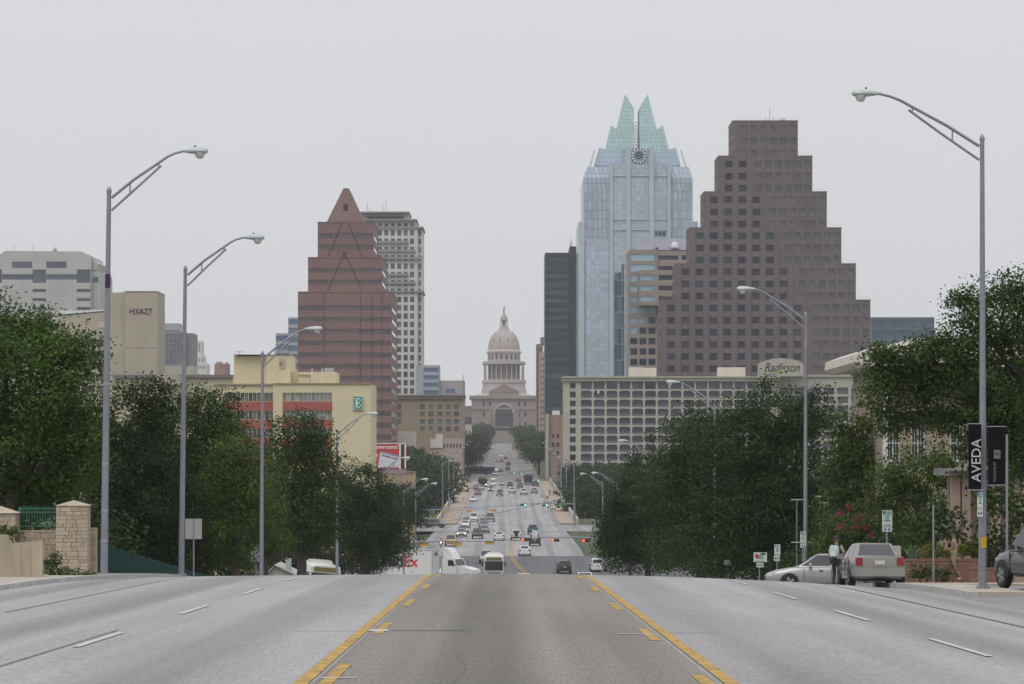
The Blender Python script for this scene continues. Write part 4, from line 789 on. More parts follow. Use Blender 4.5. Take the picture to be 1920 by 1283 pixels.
def tree(label, D, lobes_px, m, leaf=.16, dens=.55, base_px=None, r0=.3, seed=1, name='live_oak_tree', group=None, fork=.35, sub=.62):
    """lobes in photo pixels (px, py, rx, ry, extra depth) turned to metres at distance D"""
    k = D / F; L3 = [(PX(p, D), D + (q[4] if len(q) > 4 else 0.0), PZ(y, D), a * k, (a + b) / 2 * k * 1.05, b * k) for q in lobes_px for (p, y, a, b) in [q[:4]]]
    bx = PX(base_px if base_px is not None else sum(q[0] for q in lobes_px) / len(lobes_px), D); gz_ = terrain(D, bx)
    t = thing(name, label, 'tree', (bx, D, gz_), 0, group)
    loc = [(x - bx, y - D, z - gz_, a, b, c) for x, y, z, a, b, c in L3]
    top = max(l[2] for l in loc); fk = (0.1, 0, max(1.2, top * fork))
    limbs((0, 0, 0), fk, loc, r0, seed).build('trunk', M_bark, t, True)
    link(bpy.data.objects.new('crown', crown_mesh('crown', loc, leaf, dens, m, seed, sub)), t); return t
GL, GR = 'street trees on the left slope', 'street trees on the right slope'
tree('broad dark live oak at the far left edge behind the stone pillars', 108, [(40, 690, 95, 105, 0), (110, 740, 75, 110, -1), (60, 850, 110, 90, 0), (155, 845, 52, 80, -1), (0, 620, 80, 60, 1), (85, 615, 28, 35, 0), (-90, 740, 120, 170, 1), (150, 660, 38, 50, 0), (40, 930, 110, 50, 1)], L_mid, .12, .62, 20, .32, 11, group=GL)
tree('dark tree just right of the leftmost lamp post', 150, [(235, 790, 65, 75), (250, 880, 75, 90), (215, 960, 70, 90), (290, 760, 50, 50), (300, 960, 80, 90), (250, 1040, 90, 50)], L_dk, 0.140, .6, 250, .3, 12, group=GL, sub=.7)
tree('tall tree behind the second left lamp post with sunken crown', 158, [(385, 775, 55, 55), (340, 830, 70, 80), (420, 840, 55, 70), (370, 920, 80, 80), (330, 990, 70, 70), (410, 1010, 70, 70)], L_oak, 0.140, .6, 370, .3, 13, group=GL, sub=.7)
tree('lighter yellow green tree between the second and third left lamp posts', 152, [(440, 860, 45, 45), (425, 910, 55, 60), (470, 920, 40, 60), (445, 990, 55, 60)], L_bright, 0.133, .55, 445, .22, 14, group=GL)
tree('dark rounded tree in front of the cream hotel', 195, [(560, 815, 50, 45), (590, 855, 42, 60), (530, 870, 50, 70), (600, 930, 50, 70), (530, 955, 60, 70), (580, 1000, 60, 32)], L_oak, 0.156, .6, 560, .32, 15, group=GL, sub=.8)
tree('dark tree nearest the road, right of the cream hotel sign wall', 262, [(680, 915, 48, 48), (645, 940, 45, 55), (715, 965, 40, 60), (665, 985, 55, 50), (730, 1010, 30, 45), (705, 1035, 45, 32)], L_dk, 0.172, .6, 680, .32, 16, group=GL, sub=.9)
tree('small leafy tree low beside the third left lamp post', 172, [(495, 930, 45, 70), (480, 985, 45, 50), (515, 1010, 40, 30)], L_mid, 0.140, .55, 495, .2, 17, group=GL)
tree('huge dark live oak left of the white sedan, tallest of its row', 168, [(1455, 785, 90, 62), (1390, 840, 85, 80), (1480, 880, 75, 90), (1420, 950, 110, 90), (1370, 1010, 90, 60), (1480, 1000, 60, 70), (1530, 770, 35, 40)], L_dk, 0.148, .65, 1440, .45, 21, group=GR, sub=.75)
tree('dark live oak in front of the balcony hotel, middle of the right row', 205, [(1320, 800, 55, 42), (1290, 850, 70, 70), (1340, 900, 80, 80), (1270, 930, 70, 80), (1320, 1000, 90, 65)], L_oak, 0.156, .62, 1310, .4, 22, group=GR, sub=.8)
tree('dark tree closest to the carriageway on the right', 250, [(1215, 890, 45, 50), (1190, 950, 50, 60), (1240, 960, 50, 70), (1165, 985, 34, 48), (1180, 1020, 55, 40), (1240, 1030, 60, 35), (1145, 1000, 25, 38)], L_dk, 0.172, .62, 1210, .32, 23, group=GR, sub=.85)
tree('yellow green tree behind the right lamp post', 146, [(1590, 800, 36, 35), (1620, 850, 55, 60), (1590, 890, 45, 60), (1660, 900, 45, 60), (1600, 960, 60, 50)], L_bright, 0.133, .55, 1605, .22, 24, group=GR)
tree('leafy mid green tree in front of the cream house', 134, [(1690, 885, 45, 45), (1735, 905, 50, 50), (1660, 930, 40, 50), (1760, 870, 25, 40), (1720, 960, 60, 45)], L_mid, 0.125, .5, 1715, .18, 25, group=GR)
tree('broad live oak overhanging the pavement at the right edge', 112, [(1870, 590, 70, 62), (1815, 640, 66, 52), (1755, 690, 70, 48), (1685, 730, 52, 44), (1870, 720, 90, 70), (1790, 755, 66, 42), (1895, 535, 34, 34), (1970, 620, 90, 110), (1720, 660, 28, 22), (1648, 668, 26, 18), (1930, 780, 80, 70), (1760, 650, 46, 26), (1690, 690, 40, 22), (1735, 790, 50, 26), (1830, 820, 46, 34), (1645, 725, 34, 34), (1670, 670, 30, 20), (1640, 780, 34, 26), (1680, 800, 34, 22), (1800, 565, 16, 14), (1880, 830, 50, 40), (1940, 860, 50, 50)], L_oak, .11, .62, 1955, .22, 26, group=GR, sub=.55, fork=.55)
# crape myrtle with pink blossom
cm = tree('pink flowering crape myrtle behind the parked cars', 142, [(1590, 990, 45, 40), (1640, 985, 55, 50), (1560, 1020, 35, 45), (1700, 1000, 50, 40), (1620, 1040, 60, 30), (1690, 1040, 50, 30)], L_mid, .12, .42, 1630, .08, 27, name='crape_myrtle')
D_ = 142; bl = [(PX(p, D_) - cm.location.x, -3.4, PZ(y, D_) - cm.location.z, .16, .2, .12) for p, y in ((1562, 960), (1576, 948), (1588, 970), (1600, 965), (1625, 940), (1633, 952), (1640, 945), (1661, 950), (1610, 985), (1617, 1000), (1650, 990), (1605, 1020), (1680, 945), (1562, 985), (1725, 925), (1590, 985), (1744, 940))]
link(bpy.data.objects.new('blossom', crown_mesh('blossom', bl, .07, .25, L_pink, 5, .14)), cm)
# far trees: three shared kinds, each placed singly
far = []
for s in range(3):
    g = random.Random(90 + s); lb = [(g.uniform(-2.6, 2.6), g.uniform(-2.2, 2.2), g.uniform(4.2, 7.6), g.uniform(1.7, 2.7), g.uniform(1.7, 2.7), g.uniform(1.4, 2.2)) for _ in range(8)]
    far.append((crown_mesh('crown', lb, .40, .42, (L_far, L_oak, L_far)[s], 60 + s, 1.0), limbs((0, 0, 0), (0, 0, 3), lb, .28, s).mesh('trunk', M_bark, True)))
_fk = 0
def far_tree(X, D, h, label, group, wd=1.0, z=None):
    global _fk; cm_, tm = far[_fk % 3]; _fk += 1
    t = thing('street_tree', label, 'tree', (X, D, terrain(D, X) if z is None else z), rnd.uniform(0, 6.28), group); s = h / 9.2; t.scale = (s * wd, s * wd, s)
    link(bpy.data.objects.new('trunk', tm), t); link(bpy.data.objects.new('crown', cm_), t)
A1, A2 = 'trees lining the left kerb of the far avenue', 'trees lining the right kerb of the far avenue'
ORD = 'first second third fourth fifth sixth seventh eighth ninth tenth eleventh twelfth thirteenth'.split()
for i in range(13):
    D = 1120 + 72 * i; far_tree(-11.6 - rnd.uniform(0, 2), D, rnd.uniform(11, 14), ORD[i] + ' tree beyond the bridge along the left kerb of the avenue', A1, 1.25); far_tree(12.6 + rnd.uniform(0, 2), D + 20, rnd.uniform(11, 14), ORD[i] + ' tree beyond the bridge along the right kerb of the avenue', A2, 1.25)
for i in range(9): far_tree(-12 - 4.5 * i if i < 5 else 10 + 5 * (i - 5), 2130 + rnd.uniform(-10, 20), 12, 'park tree on the lawn in front of the capitol', 'trees on the capitol lawn', 1.2)
def lake(label, group, items):
    for p, D, yt in items:
        X = PX(p, D); X += (-3.6 if p < 900 else 3.6) if 'lakeside' in label else 0; zb = terrain(D, X); far_tree(X, D, max(6, PZ(yt, D) - zb), label, group, rnd.uniform(.85, 1.15))
lake('lakeside tree massed left of the bridge', 'lakeside trees left of the bridge', [(785, 560, 905), (770, 600, 880), (800, 640, 890), (757, 500, 930), (815, 690, 880), (795, 735, 868), (772, 720, 850), (812, 800, 862), (835, 960, 855), (750, 660, 862), (788, 850, 845), (825, 900, 850), (740, 560, 915), (805, 560, 930), (770, 990, 835), (800, 1000, 838)])
lake('lakeside tree massed right of the bridge', 'lakeside trees right of the bridge', [(1100, 560, 905), (1085, 640, 900), (1118, 500, 920), (1130, 600, 880), (1100, 735, 880), (1078, 860, 870), (1120, 700, 870), (1150, 640, 865), (1145, 480, 930), (1060, 965, 868), (1090, 930, 870), (1170, 560, 890), (1130, 420, 960), (1160, 400, 950), (1190, 460, 930)])
lake('distant tree below the left hotels', 'distant trees left of the river', [(120 + 45 * i, 640 - 9 * i, 760 + 12 * i) for i in range(13)])
lake('distant tree at the foot of the balcony hotel', 'distant trees below the balcony hotel', [(1200 + 55 * i, 560 + (i % 3) * 50, 880) for i in range(12)])
# hedges, agave, grass by the kerb
def bush(name, label, cat, D, lobes, m, leaf=.07, dens=.7, group=None):
    k = D / F; bx = PX(sum(l[0] for l in lobes) / len(lobes), D); gz_ = roadz(D, bx) + .1
    t = thing(name, label, cat, (bx, D, gz_), 0, group); l3 = [(PX(p, D) - bx, 0, PZ(y, D) - gz_, a * k, a * k, b * k) for p, y, a, b in lobes]
    link(bpy.data.objects.new('foliage', crown_mesh('foliage', l3, leaf, dens, m, int(lobes[0][0]), .2)), t); mb = MB()
    for l in l3: mb.tube([(l[0] * .4, 0, -.1), (l[0] * .8, 0, l[2] * .5), l[:3]], [.03, .025, .01], 5)
    mb.build('stem', M_bark, t)
bush('hedge', 'yellow green hedge above the brick planter, left part', 'hedge', 121, [(1735, 1035, 16, 12), (1757, 1034, 16, 12), (1778, 1036, 14, 12)], L_hedge)
bush('hedge', 'yellow green hedge beside the banner pole, right part', 'hedge', 122, [(1808, 1030, 17, 14), (1828, 1026, 17, 15), (1842, 1034, 12, 14)], L_hedge)
bush('shrub', 'dark clipped shrub in front of the brick planter', 'shrub', 108, [(1722, 1072, 16, 14), (1742, 1070, 14, 14)], L_mid)
bush('shrub', 'reddish leafed shrub low by the man in shorts', 'shrub', 112, [(1764, 1078, 10, 14), (1778, 1076, 8, 14)], L_mid)
bush('shrub', 'dark shrub at the foot of the right edge oak', 'shrub', 116, [(1862, 1050, 16, 26), (1885, 1040, 16, 30), (1848, 1070, 10, 16), (1905, 1050, 14, 26)], L_dk)
bush('shrub', 'low weedy shrub behind the concrete wall at left', 'shrub', 92, [(25, 1000, 14, 12), (8, 996, 14, 12)], L_mid)
bush('shrub', 'low weedy ground cover at the foot of the stone pillar', 'shrub', 93.5, [(92, 1064, 14, 16), (120, 1074, 16, 7), (150, 1079, 16, 6), (102, 1050, 9, 12), (170, 1082, 10, 5)], L_mid)
bush('shrub', 'low scrub by the road sign left of the road', 'shrub', 127, [(310, 1085, 14, 8), (335, 1086, 12, 8)], L_mid)
ag = thing('agave_plant', 'spiky grey green agave on the brick planter', 'agave', (PX(1710, 117), 117, roadz(117, 13) + .1))
for i in range(19):
    t_ = i * 2.4; e = .25 + .06 * (i % 5) ; ln = .62 + .08 * (i % 3); d = Vector((math.cos(t_) * math.cos(e * 3), math.sin(t_) * math.cos(e * 3), math.sin(e * 3))); s_ = d.cross(Vector((0, 0, 1))).normalized() * .055
    zb = Vector((0, 0, PZ(1052, 117) - ag.location.z)); p0 = zb + d * .05; p1 = zb + d * ln * .5; p2 = zb + d * ln + Vector((0, 0, -.05)); u_ = Vector((0, 0, .03))
    MB().add([p0 - s_, p0 + s_, p1 + s_ * 1.15, p2, p1 - s_ * 1.15, p1 - u_], [(0, 1, 5), (1, 2, 5), (2, 3, 5), (3, 4, 5), (4, 0, 5), (0, 4, 3, 2, 1)]).build('leaf', L_agave, ag)
# ================================================================== VEHICLES (local x forward, y left, z up)
def paint(name, col, rough=.35, metal=.0): return mat('paint_' + name, col, rough, .04, .5, 0, metal, .5, coat=.4)
M_tyre = mat('tyre_rubber', (.018, .018, .018), .85, .15, 4); M_rim = mat('alloy_rim', (.42, .42, .43), .35, .05, 2, 0, .6); M_cgl = mat('car_glass', (.018, .022, .026), .06, .1, .5, 0, 0, .8); M_trim = mat('black_trim', (.02, .02, .022), .6, .1, 2)
M_hl = mat('headlight_lens', (.6, .6, .6), .15, .05, 2); M_hon = mat('lit_headlight', (.9, .85, .7), .3, .0, 1, emit=(1, .82, .5), es=6.0); M_tl = mat('tail_light', (.22, .012, .015), .2, .1, 2); M_plate = mat('licence_plate', (.5, .5, .48), .5, .05, 2); M_ind = mat('amber_lens', (.5, .18, .02), .3, .05, 2)
def loft(mb, secs, mi=0):
    n = len(secs[0]); o = len(mb.v)
    for s in secs: mb.v += s
    for i in range(len(secs) - 1):
        for j in range(n): mb.f.append((o + i * n + j, o + (i + 1) * n + j, o + (i + 1) * n + (j + 1) % n, o + i * n + (j + 1) % n)); mb.m.append(mi)
    mb.f.append(tuple(o + j for j in range(n))); mb.m.append(mi); mb.f.append(tuple(o + (len(secs) - 1) * n + j for j in range(n))[::-1]); mb.m.append(mi)
def bsec(x, hw, zb, zt):
    h = zt - zb; half = [(0, zb), (hw * .8, zb), (hw * .965, zb + h * .14), (hw, zb + h * .42), (hw * .99, zb + h * .62), (hw * .955, zt - h * .13), (hw * .88, zt - .01), (hw * .6, zt + .015), (0, zt + .02)]
    return [(x, y, z) for y, z in half] + [(x, -y, z) for y, z in half[-2:0:-1]]
KINDS = {
 'sedan': dict(st=[(-2.27, .74, .36, .74), (-2.23, .82, .29, .94), (-2.1, .85, .25, 1.0), (-1.75, .87, .22, 1.0), (-1.0, .875, .19, .94), (0, .88, .18, .92), (.95, .875, .19, .915), (1.35, .865, .21, .88), (1.85, .83, .22, .79), (2.15, .76, .26, .69), (2.27, .64, .36, .58)], cab=(-1.72, 1.12, -.92, .22, .80, .57, .90, 1.43), wx=(1.38, -1.33), wr=.31, hl=(2.17, .60, .62), tl=(-2.27, .72, .83), L=4.54, wid=.88, bp=-.28),
 'suv': dict(st=[(-2.2, .74, .5, .9), (-2.17, .82, .42, 1.05), (-1.9, .88, .36, 1.08), (-1.0, .895, .34, 1.07), (0, .9, .33, 1.06), (.95, .895, .34, 1.06), (1.35, .885, .36, 1.03), (1.85, .86, .38, .97), (2.1, .81, .42, .86), (2.2, .72, .5, .74)], cab=(-2.15, 1.15, -1.98, .38, .83, .66, 1.04, 1.75), wx=(1.38, -1.33), wr=.37, hl=(2.12, .62, .78), tl=(-2.19, .76, .95), L=4.4, wid=.9, bp=-.55),
 'pickup': dict(st=[(-2.65, .8, .55, .9), (-2.62, .86, .48, 1.0), (-2.0, .9, .42, 1.02), (-.6, .91, .4, 1.03), (.4, .91, .4, 1.05), (1.2, .9, .4, 1.06), (1.7, .89, .42, 1.04), (2.2, .87, .44, .98), (2.5, .82, .46, .88), (2.58, .74, .52, .78)], cab=(-.75, 1.4, -.62, .68, .84, .66, 1.02, 1.76), wx=(1.72, -1.65), wr=.38, hl=(2.51, .63, .8), tl=(-2.63, .78, .88), L=5.2, wid=.91, bp=.25),
 'van': dict(st=[(-2.3, .78, .4, .9), (-2.27, .85, .32, 1.0), (-1.9, .9, .26, 1.03), (0, .92, .24, 1.02), (1.0, .91, .25, 1.02), (1.7, .88, .28, .94), (2.15, .8, .32, .78), (2.3, .68, .4, .66)], cab=(-2.25, 1.75, -2.1, .75, .86, .68, .99, 1.74), wx=(1.5, -1.4), wr=.33, hl=(2.2, .64, .68), tl=(-2.28, .8, 1.0), L=4.6, wid=.92, bp=-.4)}
PARTS = {}
def car_parts(kind):
    if kind in PARTS: return PARTS[kind]
    K = KINDS[kind]; out = []
    b = MB(); loft(b, [bsec(*s) for s in K['st']]); out.append(('body', b.mesh('body', MATS.get('paint_white') or paint('white', (.62, .62, .61)), True), 'paint', None))
    xr0, xf0, xr1, xf1, b0, b1, z0, z1 = K['cab']
    B = [(xr0, -b0, z0), (xf0, -b0, z0), (xf0, b0, z0), (xr0, b0, z0)]; T = [(xr1, -b1, z1), (xf1, -b1, z1), (xf1, b1, z1), (xr1, b1, z1)]
    bm = bmesh.new(); vs = [bm.verts.new(v) for v in B + T]
    for f in ((4, 5, 6, 7), (0, 1, 5, 4), (1, 2, 6, 5), (2, 3, 7, 6), (3, 0, 4, 7), (3, 2, 1, 0)): bm.faces.new([vs[i] for i in f])
    bmesh.ops.bevel(bm, geom=[e for e in bm.edges if max(v.co.z for v in e.verts) > z0 + .1], offset=.07, segments=3, profile=.6, affect='EDGES')
    me = bpy.data.meshes.new('cabin'); bm.to_mesh(me); bm.free(); me.materials.append(MATS['paint_white']); me.polygons.foreach_set('use_smooth', [True] * len(me.polygons)); me.set_sharp_from_angle(angle=R(35)); out.append(('cabin', me, 'paint', None))
    def win(name, A, Bq, Cq, Dq, u0, u1, v0, v1):
        A, Bq, Cq, Dq = map(Vector, (A, Bq, Cq, Dq)); n = (Bq - A).cross(Dq - A).normalized() * .012
        P = lambda u, v: A.lerp(Bq, u).lerp(Dq.lerp(Cq, u), v) + n
        q = [P(u0, v0), P(u1, v0), P(u1, v1), P(u0, v1)]; q2 = [p - n * 1.6 for p in q]
        m_ = MB(); m_.add(q + q2, [(0, 1, 2, 3), (0, 4, 5, 1), (1, 5, 6, 2), (2, 6, 7, 3), (3, 7, 4, 0)]); out.append((name, m_.mesh(name, M_cgl), None, None))
    win('windscreen', B[1], B[2], T[2], T[1], .07, .93, .12, .92); win('rear_window', B[3], B[0], T[0], T[3], .1, .9, .25 if kind != 'sedan' else .1, .9)
    ub = (K['bp'] - xr0) / (xf0 - xr0); e0, e1 = (.09, .03) if kind == 'sedan' else (.05, .04)
    if kind == 'pickup': win('side_window', B[0], B[1], T[1], T[0], .08, .93, .1, .88); win('side_window', B[2], B[3], T[3], T[2], .07, .92, .1, .88)
    else:
        win('side_window', B[0], B[1], T[1], T[0], e0, ub - .02, .1, .88); win('side_window', B[0], B[1], T[1], T[0], ub + .02, .95, .1, .88)
        win('side_window', B[2], B[3], T[3], T[2], .05, 1 - ub - .02, .1, .88); win('side_window', B[2], B[3], T[3], T[2], 1 - ub + .02, 1 - e0, .1, .88)
    W, r = K['wid'], K['wr']
    rimm = MB(); rimm.lathe([(.0, .02), (r * .2, .03), (r * .22, .01), (r * .6, .0), (r * .66, .03)], 16)
    for i in range(5):
        t = i * 2 * math.pi / 5; c, s = math.cos(t), math.sin(t); rimm.add([(c * .04 - s * .03, s * .04 + c * .03, .035), (c * .04 + s * .03, s * .04 - c * .03, .035), (c * r * .62 + s * .04, s * r * .62 - c * .04, .035), (c * r * .62 - s * .04, s * r * .62 + c * .04, .035)], [(0, 1, 2, 3)])
    ty = MB(); ty.lathe([(r * .64, .03), (r * .9, .035), (r, .0), (r, -.16), (r * .9, -.19), (r * .3, -.19)], 20)
    tm, rm = ty.mesh('tyre', M_tyre, True), rimm.mesh('rim', M_rim, True)
    for x in K['wx']:
        for s in (1, -1):
            ar = MB(); n_ = 16; yo = s * (W + .004); pts = [(x + r * 1.2 * math.cos(math.pi * i / n_), r + r * 1.17 * math.sin(math.pi * i / n_)) for i in range(n_ + 1)]
            ar.add([(px_, yo, pz) for px_, pz in pts] + [(px_, yo - s * .15, pz) for px_, pz in pts], [tuple(range(n_ + 1)) if s < 0 else tuple(range(n_ + 1))[::-1]] + [(i, i + 1, n_ + 2 + i, n_ + 1 + i) for i in range(n_)])
            out.append(('wheel_arch', ar.mesh('wheel_arch', M_trim), None, None)); out.append(('wheel', None, (x, s * (W - .005), r, R(-90) * s), (tm, rm)))
    hx, hy, hz_ = K['hl']; tx, ty_, tz = K['tl']
    for s in (1, -1):
        y0, y1 = sorted((s * (hy - .2), s * (hy + .16))); h = MB(); h.box(hx - .16, hx + .02, y0, y1, hz_ - .07, hz_ + .07, taper=.015); out.append(('headlight', h.mesh('headlight', M_hl), 'hl', None))
        big = .1 if kind != 'sedan' else .145; y0, y1 = sorted((s * (ty_ - .17), s * (ty_ + .06))); h = MB(); h.box(tx - .03, tx + .25, y0, y1, tz - big, tz + big * .8, taper=.012); out.append(('tail_light', h.mesh('tail_light', M_tl), None, None))
        y0, y1 = sorted((s * (W - .04), s * (W + .15))); h = MB(); h.box(xf0 - .62, xf0 - .5, y0, y1, z0 + .03, z0 + .17, taper=.012); out.append(('mirror', h.mesh('mirror', MATS['paint_white']), 'paint', None))
        for dx in (K['bp'] - .62, K['bp'] + .34):
            h = MB(); h.box(dx, dx + .16, s * W - .012, s * W + .016, z0 - .15, z0 - .12); out.append(('door_handle', h.mesh('door_handle', M_trim), None, None))
        h = MB()
        for dx in (K['bp'] + .02, xf0 - .32, K['bp'] - .86 if kind != 'pickup' else K['bp'] - .8): h.box(dx, dx + .014, s * W - .03, s * W + .002, .36, z0 - .03)
        o_ = h.mesh('door_seam', M_trim); out.append(('door_seam', o_, None, None))
    rb = K['st'][1][0]; h = MB(); h.box(rb - .06, rb + .02, -.16, .16, .72 if kind == 'sedan' else .8, .85 if kind == 'sedan' else .92); out.append(('licence_plate', h.mesh('licence_plate', M_plate), None, None))
    h = MB(); h.box(rb - .11, rb + .1, -.82, .82, .34, .6, taper=.03); out.append(('rear_bumper', h.mesh('rear_bumper', M_trim), 'paint' if kind in ('sedan', 'van') else None, None))
    fb = K['st'][-1][0]; h = MB(); h.box(fb - .22, fb + .03, -.45, .45, .42, .54, taper=.02); out.append(('grille', h.mesh('grille', M_trim), None, None))
    if kind == 'pickup':
        h = MB(); h.box(-2.5, -.8, -.78, .78, 1.035, 1.045); out.append(('cargo_bed', h.mesh('cargo_bed', M_trim), None, None))
        for s in (1, -1): y0, y1 = sorted((s * .8, s * .9)); h = MB(); h.box(-2.6, -.76, y0, y1, .99, 1.14); out.append(('bed_side', h.mesh('bed_side', MATS['paint_white']), 'paint', None))
        h = MB(); h.box(-2.64, -2.56, -.8, .8, .98, 1.14); out.append(('tailgate', h.mesh('tailgate', MATS['paint_white']), 'paint', None))
    PARTS[kind] = out; return out
def slope(D): return (prof(D + 2) - prof(D - 2)) / 4
def car(kind, label, X, D, heading, pm, cat=None, name=None, lit=False, group=None, z=None, scale=1.0):
    """heading in degrees: 90 drives away from the camera, -90 comes towards it"""
    t = thing(name or {'sedan': 'car', 'suv': 'sport_utility_vehicle', 'pickup': 'pickup_truck', 'van': 'minivan'}[kind], label, cat or {'sedan': 'car', 'suv': 'car', 'pickup': 'pickup', 'van': 'van'}[kind], (X, D, (roadz(D, X) if D < 640 else roadz(D, 0) + .05) + .012 if z is None else z), R(heading), group)
    if D > 372 and D < 640: t.location.z += .035
    p = math.atan(slope(D) * math.sin(R(heading))); t.rotation_euler = (math.atan(slope(D) * math.cos(R(heading))), -p, R(heading)); t.scale = (scale,) * 3
    for nm, me, role, extra in car_parts(kind):
        if nm == 'wheel':
            e = bpy.data.objects.new('wheel', extra[0]); link(e, t); e.location = role[:3]; e.rotation_euler = (role[3], 0, 0)
            link(bpy.data.objects.new('rim', extra[1]), e); continue
        o = bpy.data.objects.new(nm, me); link(o, t)
        if role == 'paint' or (role == 'hl' and lit): o.material_slots[0].link = 'OBJECT'; o.material_slots[0].material = pm if role == 'paint' else M_hon
    return t
paint('white', (.62, .62, .61)); silver = paint('silver', (.31, .315, .32), .32, .35); beige = paint('champagne_silver', (.23, .22, .20), .3, .35); grey = paint('grey', (.13, .135, .14), .35, .3); black = paint('charcoal', (.028, .03, .034)); dgreen = paint('dark_green_grey', (.05, .06, .06), .3, .2); red = paint('red', (.22, .025, .03)); blue = paint('slate_blue', (.10, .14, .20)); teal = paint('teal', (.03, .13, .16)); gold = paint('mustard', (.42, .27, .07)); white = MATS['paint_white']; maroon = paint('maroon', (.11, .03, .035))
# near vehicles on the right
car('sedan', 'champagne silver sedan parked facing away at the right kerb', PX(1647, 103), 103 + 2.2, 91, beige)
car('sedan', 'pale silver sedan seen side-on, nosing out of the side street', PX(1435, 126) + 2.27, 126, 179, silver)
sv = car('suv', 'dark green grey sport utility vehicle cut off by the right edge', 15.28, 89, 104, dgreen, scale=1.02)
# the queue and the far avenue: kind, row of the tyres, px, heading, paint, lit, label
G_v = 'traffic on the avenue'
Q = [
 ('van', 988, 797, -20, silver, 0, 'silver minivan waiting at the left kerb before the bridge'), ('suv', 990, 815, -10, grey, 0, 'grey sport utility vehicle beside the silver minivan at the left kerb'),
 ('suv', 979, 888, -90, white, 0, 'white sport utility vehicle at the head of the queue off the bridge'), ('pickup', 979, 919, -90, grey, 0, 'dark grey pickup at the back of the inner queue'),
 ('sedan', 984.5, 874, -90, silver, 0, 'silver sedan third from the front of the outer queue'), ('sedan', 990.5, 872, -90, white, 0, 'pale sedan second from the front of the outer queue'),
 ('sedan', 986, 905, -90, beige, 0, 'champagne car in the inner queue behind the grey sedan'), ('sedan', 992, 906, -90, blue, 0, 'slate blue sedan in the middle of the inner queue'),
 ('sedan', 1000, 869, -90, black, 1, 'dark sedan with headlights on in the outer queue'), ('sedan', 1008, 865, -90, silver, 1, 'silver car with bright headlights leading the outer queue'),
 ('sedan', 1001, 908, -90, grey, 0, 'grey sedan in the inner queue behind the dark pickup'), ('pickup', 1011, 895, -90, black, 0, 'black pickup leading the inner queue'),
 ('pickup', 1025, 845, -90, gold, 0, 'mustard yellow pickup in the outer lane under the signal arm'), ('sedan', 1014, 936, 90, white, 0, 'white sedan driving away in the middle of the street'),
 ('suv', 1014, 968, 90, white, 0, 'white off-roader with a spare wheel on its back door'), ('pickup', 1003, 999, 90, teal, 0, 'teal pickup driving away in the right lane'),
 ('pickup', 1024.5, 1003, 90, black, 0, 'black pickup carrying a tall white box'), ('sedan', 1043, 984, 90, white, 0, 'cream white sedan crossing the junction ahead of the bus'),
 ('sedan', 938 + 4, 887, -90, white, 0, 'white car with dark bumper coming off the bridge in the outer lane'), ('sedan', 929.5, 896, -90, red, 0, 'small red car on the left of the bridge'),
 ('pickup', 931, 937, -90, maroon, 1, 'maroon pickup with headlights on coming over the bridge'), ('suv', 926, 960, 90, white, 0, 'white sport utility vehicle left of three going onto the bridge'),
 ('pickup', 929, 982, 90, white, 0, 'white pickup middle of three going onto the bridge'), ('suv', 927, 1002, 90, silver, 0, 'silver sport utility vehicle right of three going onto the bridge'),
 ('sedan', 922, 920, -90, grey, 1, 'grey car with two bright headlights on the bridge'), ('sedan', 919, 893, -90, maroon, 0, 'dark maroon car far left at the bridge end'), ('sedan', 920, 903, -90, silver, 0, 'silver car below the dark bus at the bridge end'),
 ('suv', 915, 956, 90, maroon, 0, 'maroon sport utility vehicle ahead of the white one on the bridge'), ('sedan', 911, 941, -90, silver, 0, 'silver car behind the maroon pickup'), ('sedan', 912, 924, -90, white, 0, 'white car at the top of the bridge in the left lane'),
 ('suv', 917, 975, 90, grey, 0, 'grey sport utility vehicle ahead of the white pickup'), ('van', 913, 1004, 90, black, 0, 'black van at the right kerb past the bridge'), ('sedan', 905, 972, 90, red, 0, 'red car past the bridge under the green signals'), ('sedan', 903, 925, -90, white, 0, 'white car just past the bridge in the left lane'),
 ('sedan', 893, 927, -90, silver, 0, 'silver car between the first avenue trees'), ('sedan', 886, 939, -90, black, 0, 'black car on the avenue past the first cross street'), ('suv', 884, 952, 90, maroon, 0, 'maroon car climbing the avenue, nearest of its lane'), ('sedan', 885, 928, -90, white, 1, 'car with headlights on between the avenue trees'), ('van', 874, 953, 90, black, 0, 'dark van climbing the avenue between the trees'), ('sedan', 866, 931, -90, grey, 1, 'grey car with headlights on far up the avenue'), ('sedan', 867, 940, -90, black, 0, 'dark car beside the far headlights up the avenue'), ('sedan', 862, 948, 90, red, 0, 'red car far up the avenue'), ('sedan', 858, 940, -90, white, 0, 'tiny white car farthest up the avenue')]
for kd, row, px_, hd, pm, lt, lb_ in Q:
    D = D_of(row); car(kd, lb_, PX(px_, D), D + (2.2 if abs(hd) > 60 else 0), hd, pm, lit=bool(lt), group=G_v)
ow = bpy.data.objects
_o = [o for o in ow if o.get('label') == 'white off-roader with a spare wheel on its back door'][0]; MB().lathe([(.1, .0), (.33, .0), (.35, .08), (.33, .18), (.1, .18)], 16).build('spare_wheel', M_tyre, _o, True).matrix_local = Matrix.Translation((-2.25, 0, 1.05)) @ Matrix.Rotation(R(-90), 4, 'Y')
_o = [o for o in ow if o.get('label') == 'black pickup carrying a tall white box'][0]; MB().box(-1.8, -.9, -.45, .45, 0, 1.35).build('white_crate', mat('crate_white', (.6, .62, .62), .7, .06, 1)).matrix_world = Matrix.Translation(_o.location) @ Matrix.Rotation(R(90), 4, 'Z') @ Matrix.Translation((0, 0, 1.05)); tag(bpy.data.objects['white_crate'], 'tall white crate standing in the bed of the black pickup', 'crate')
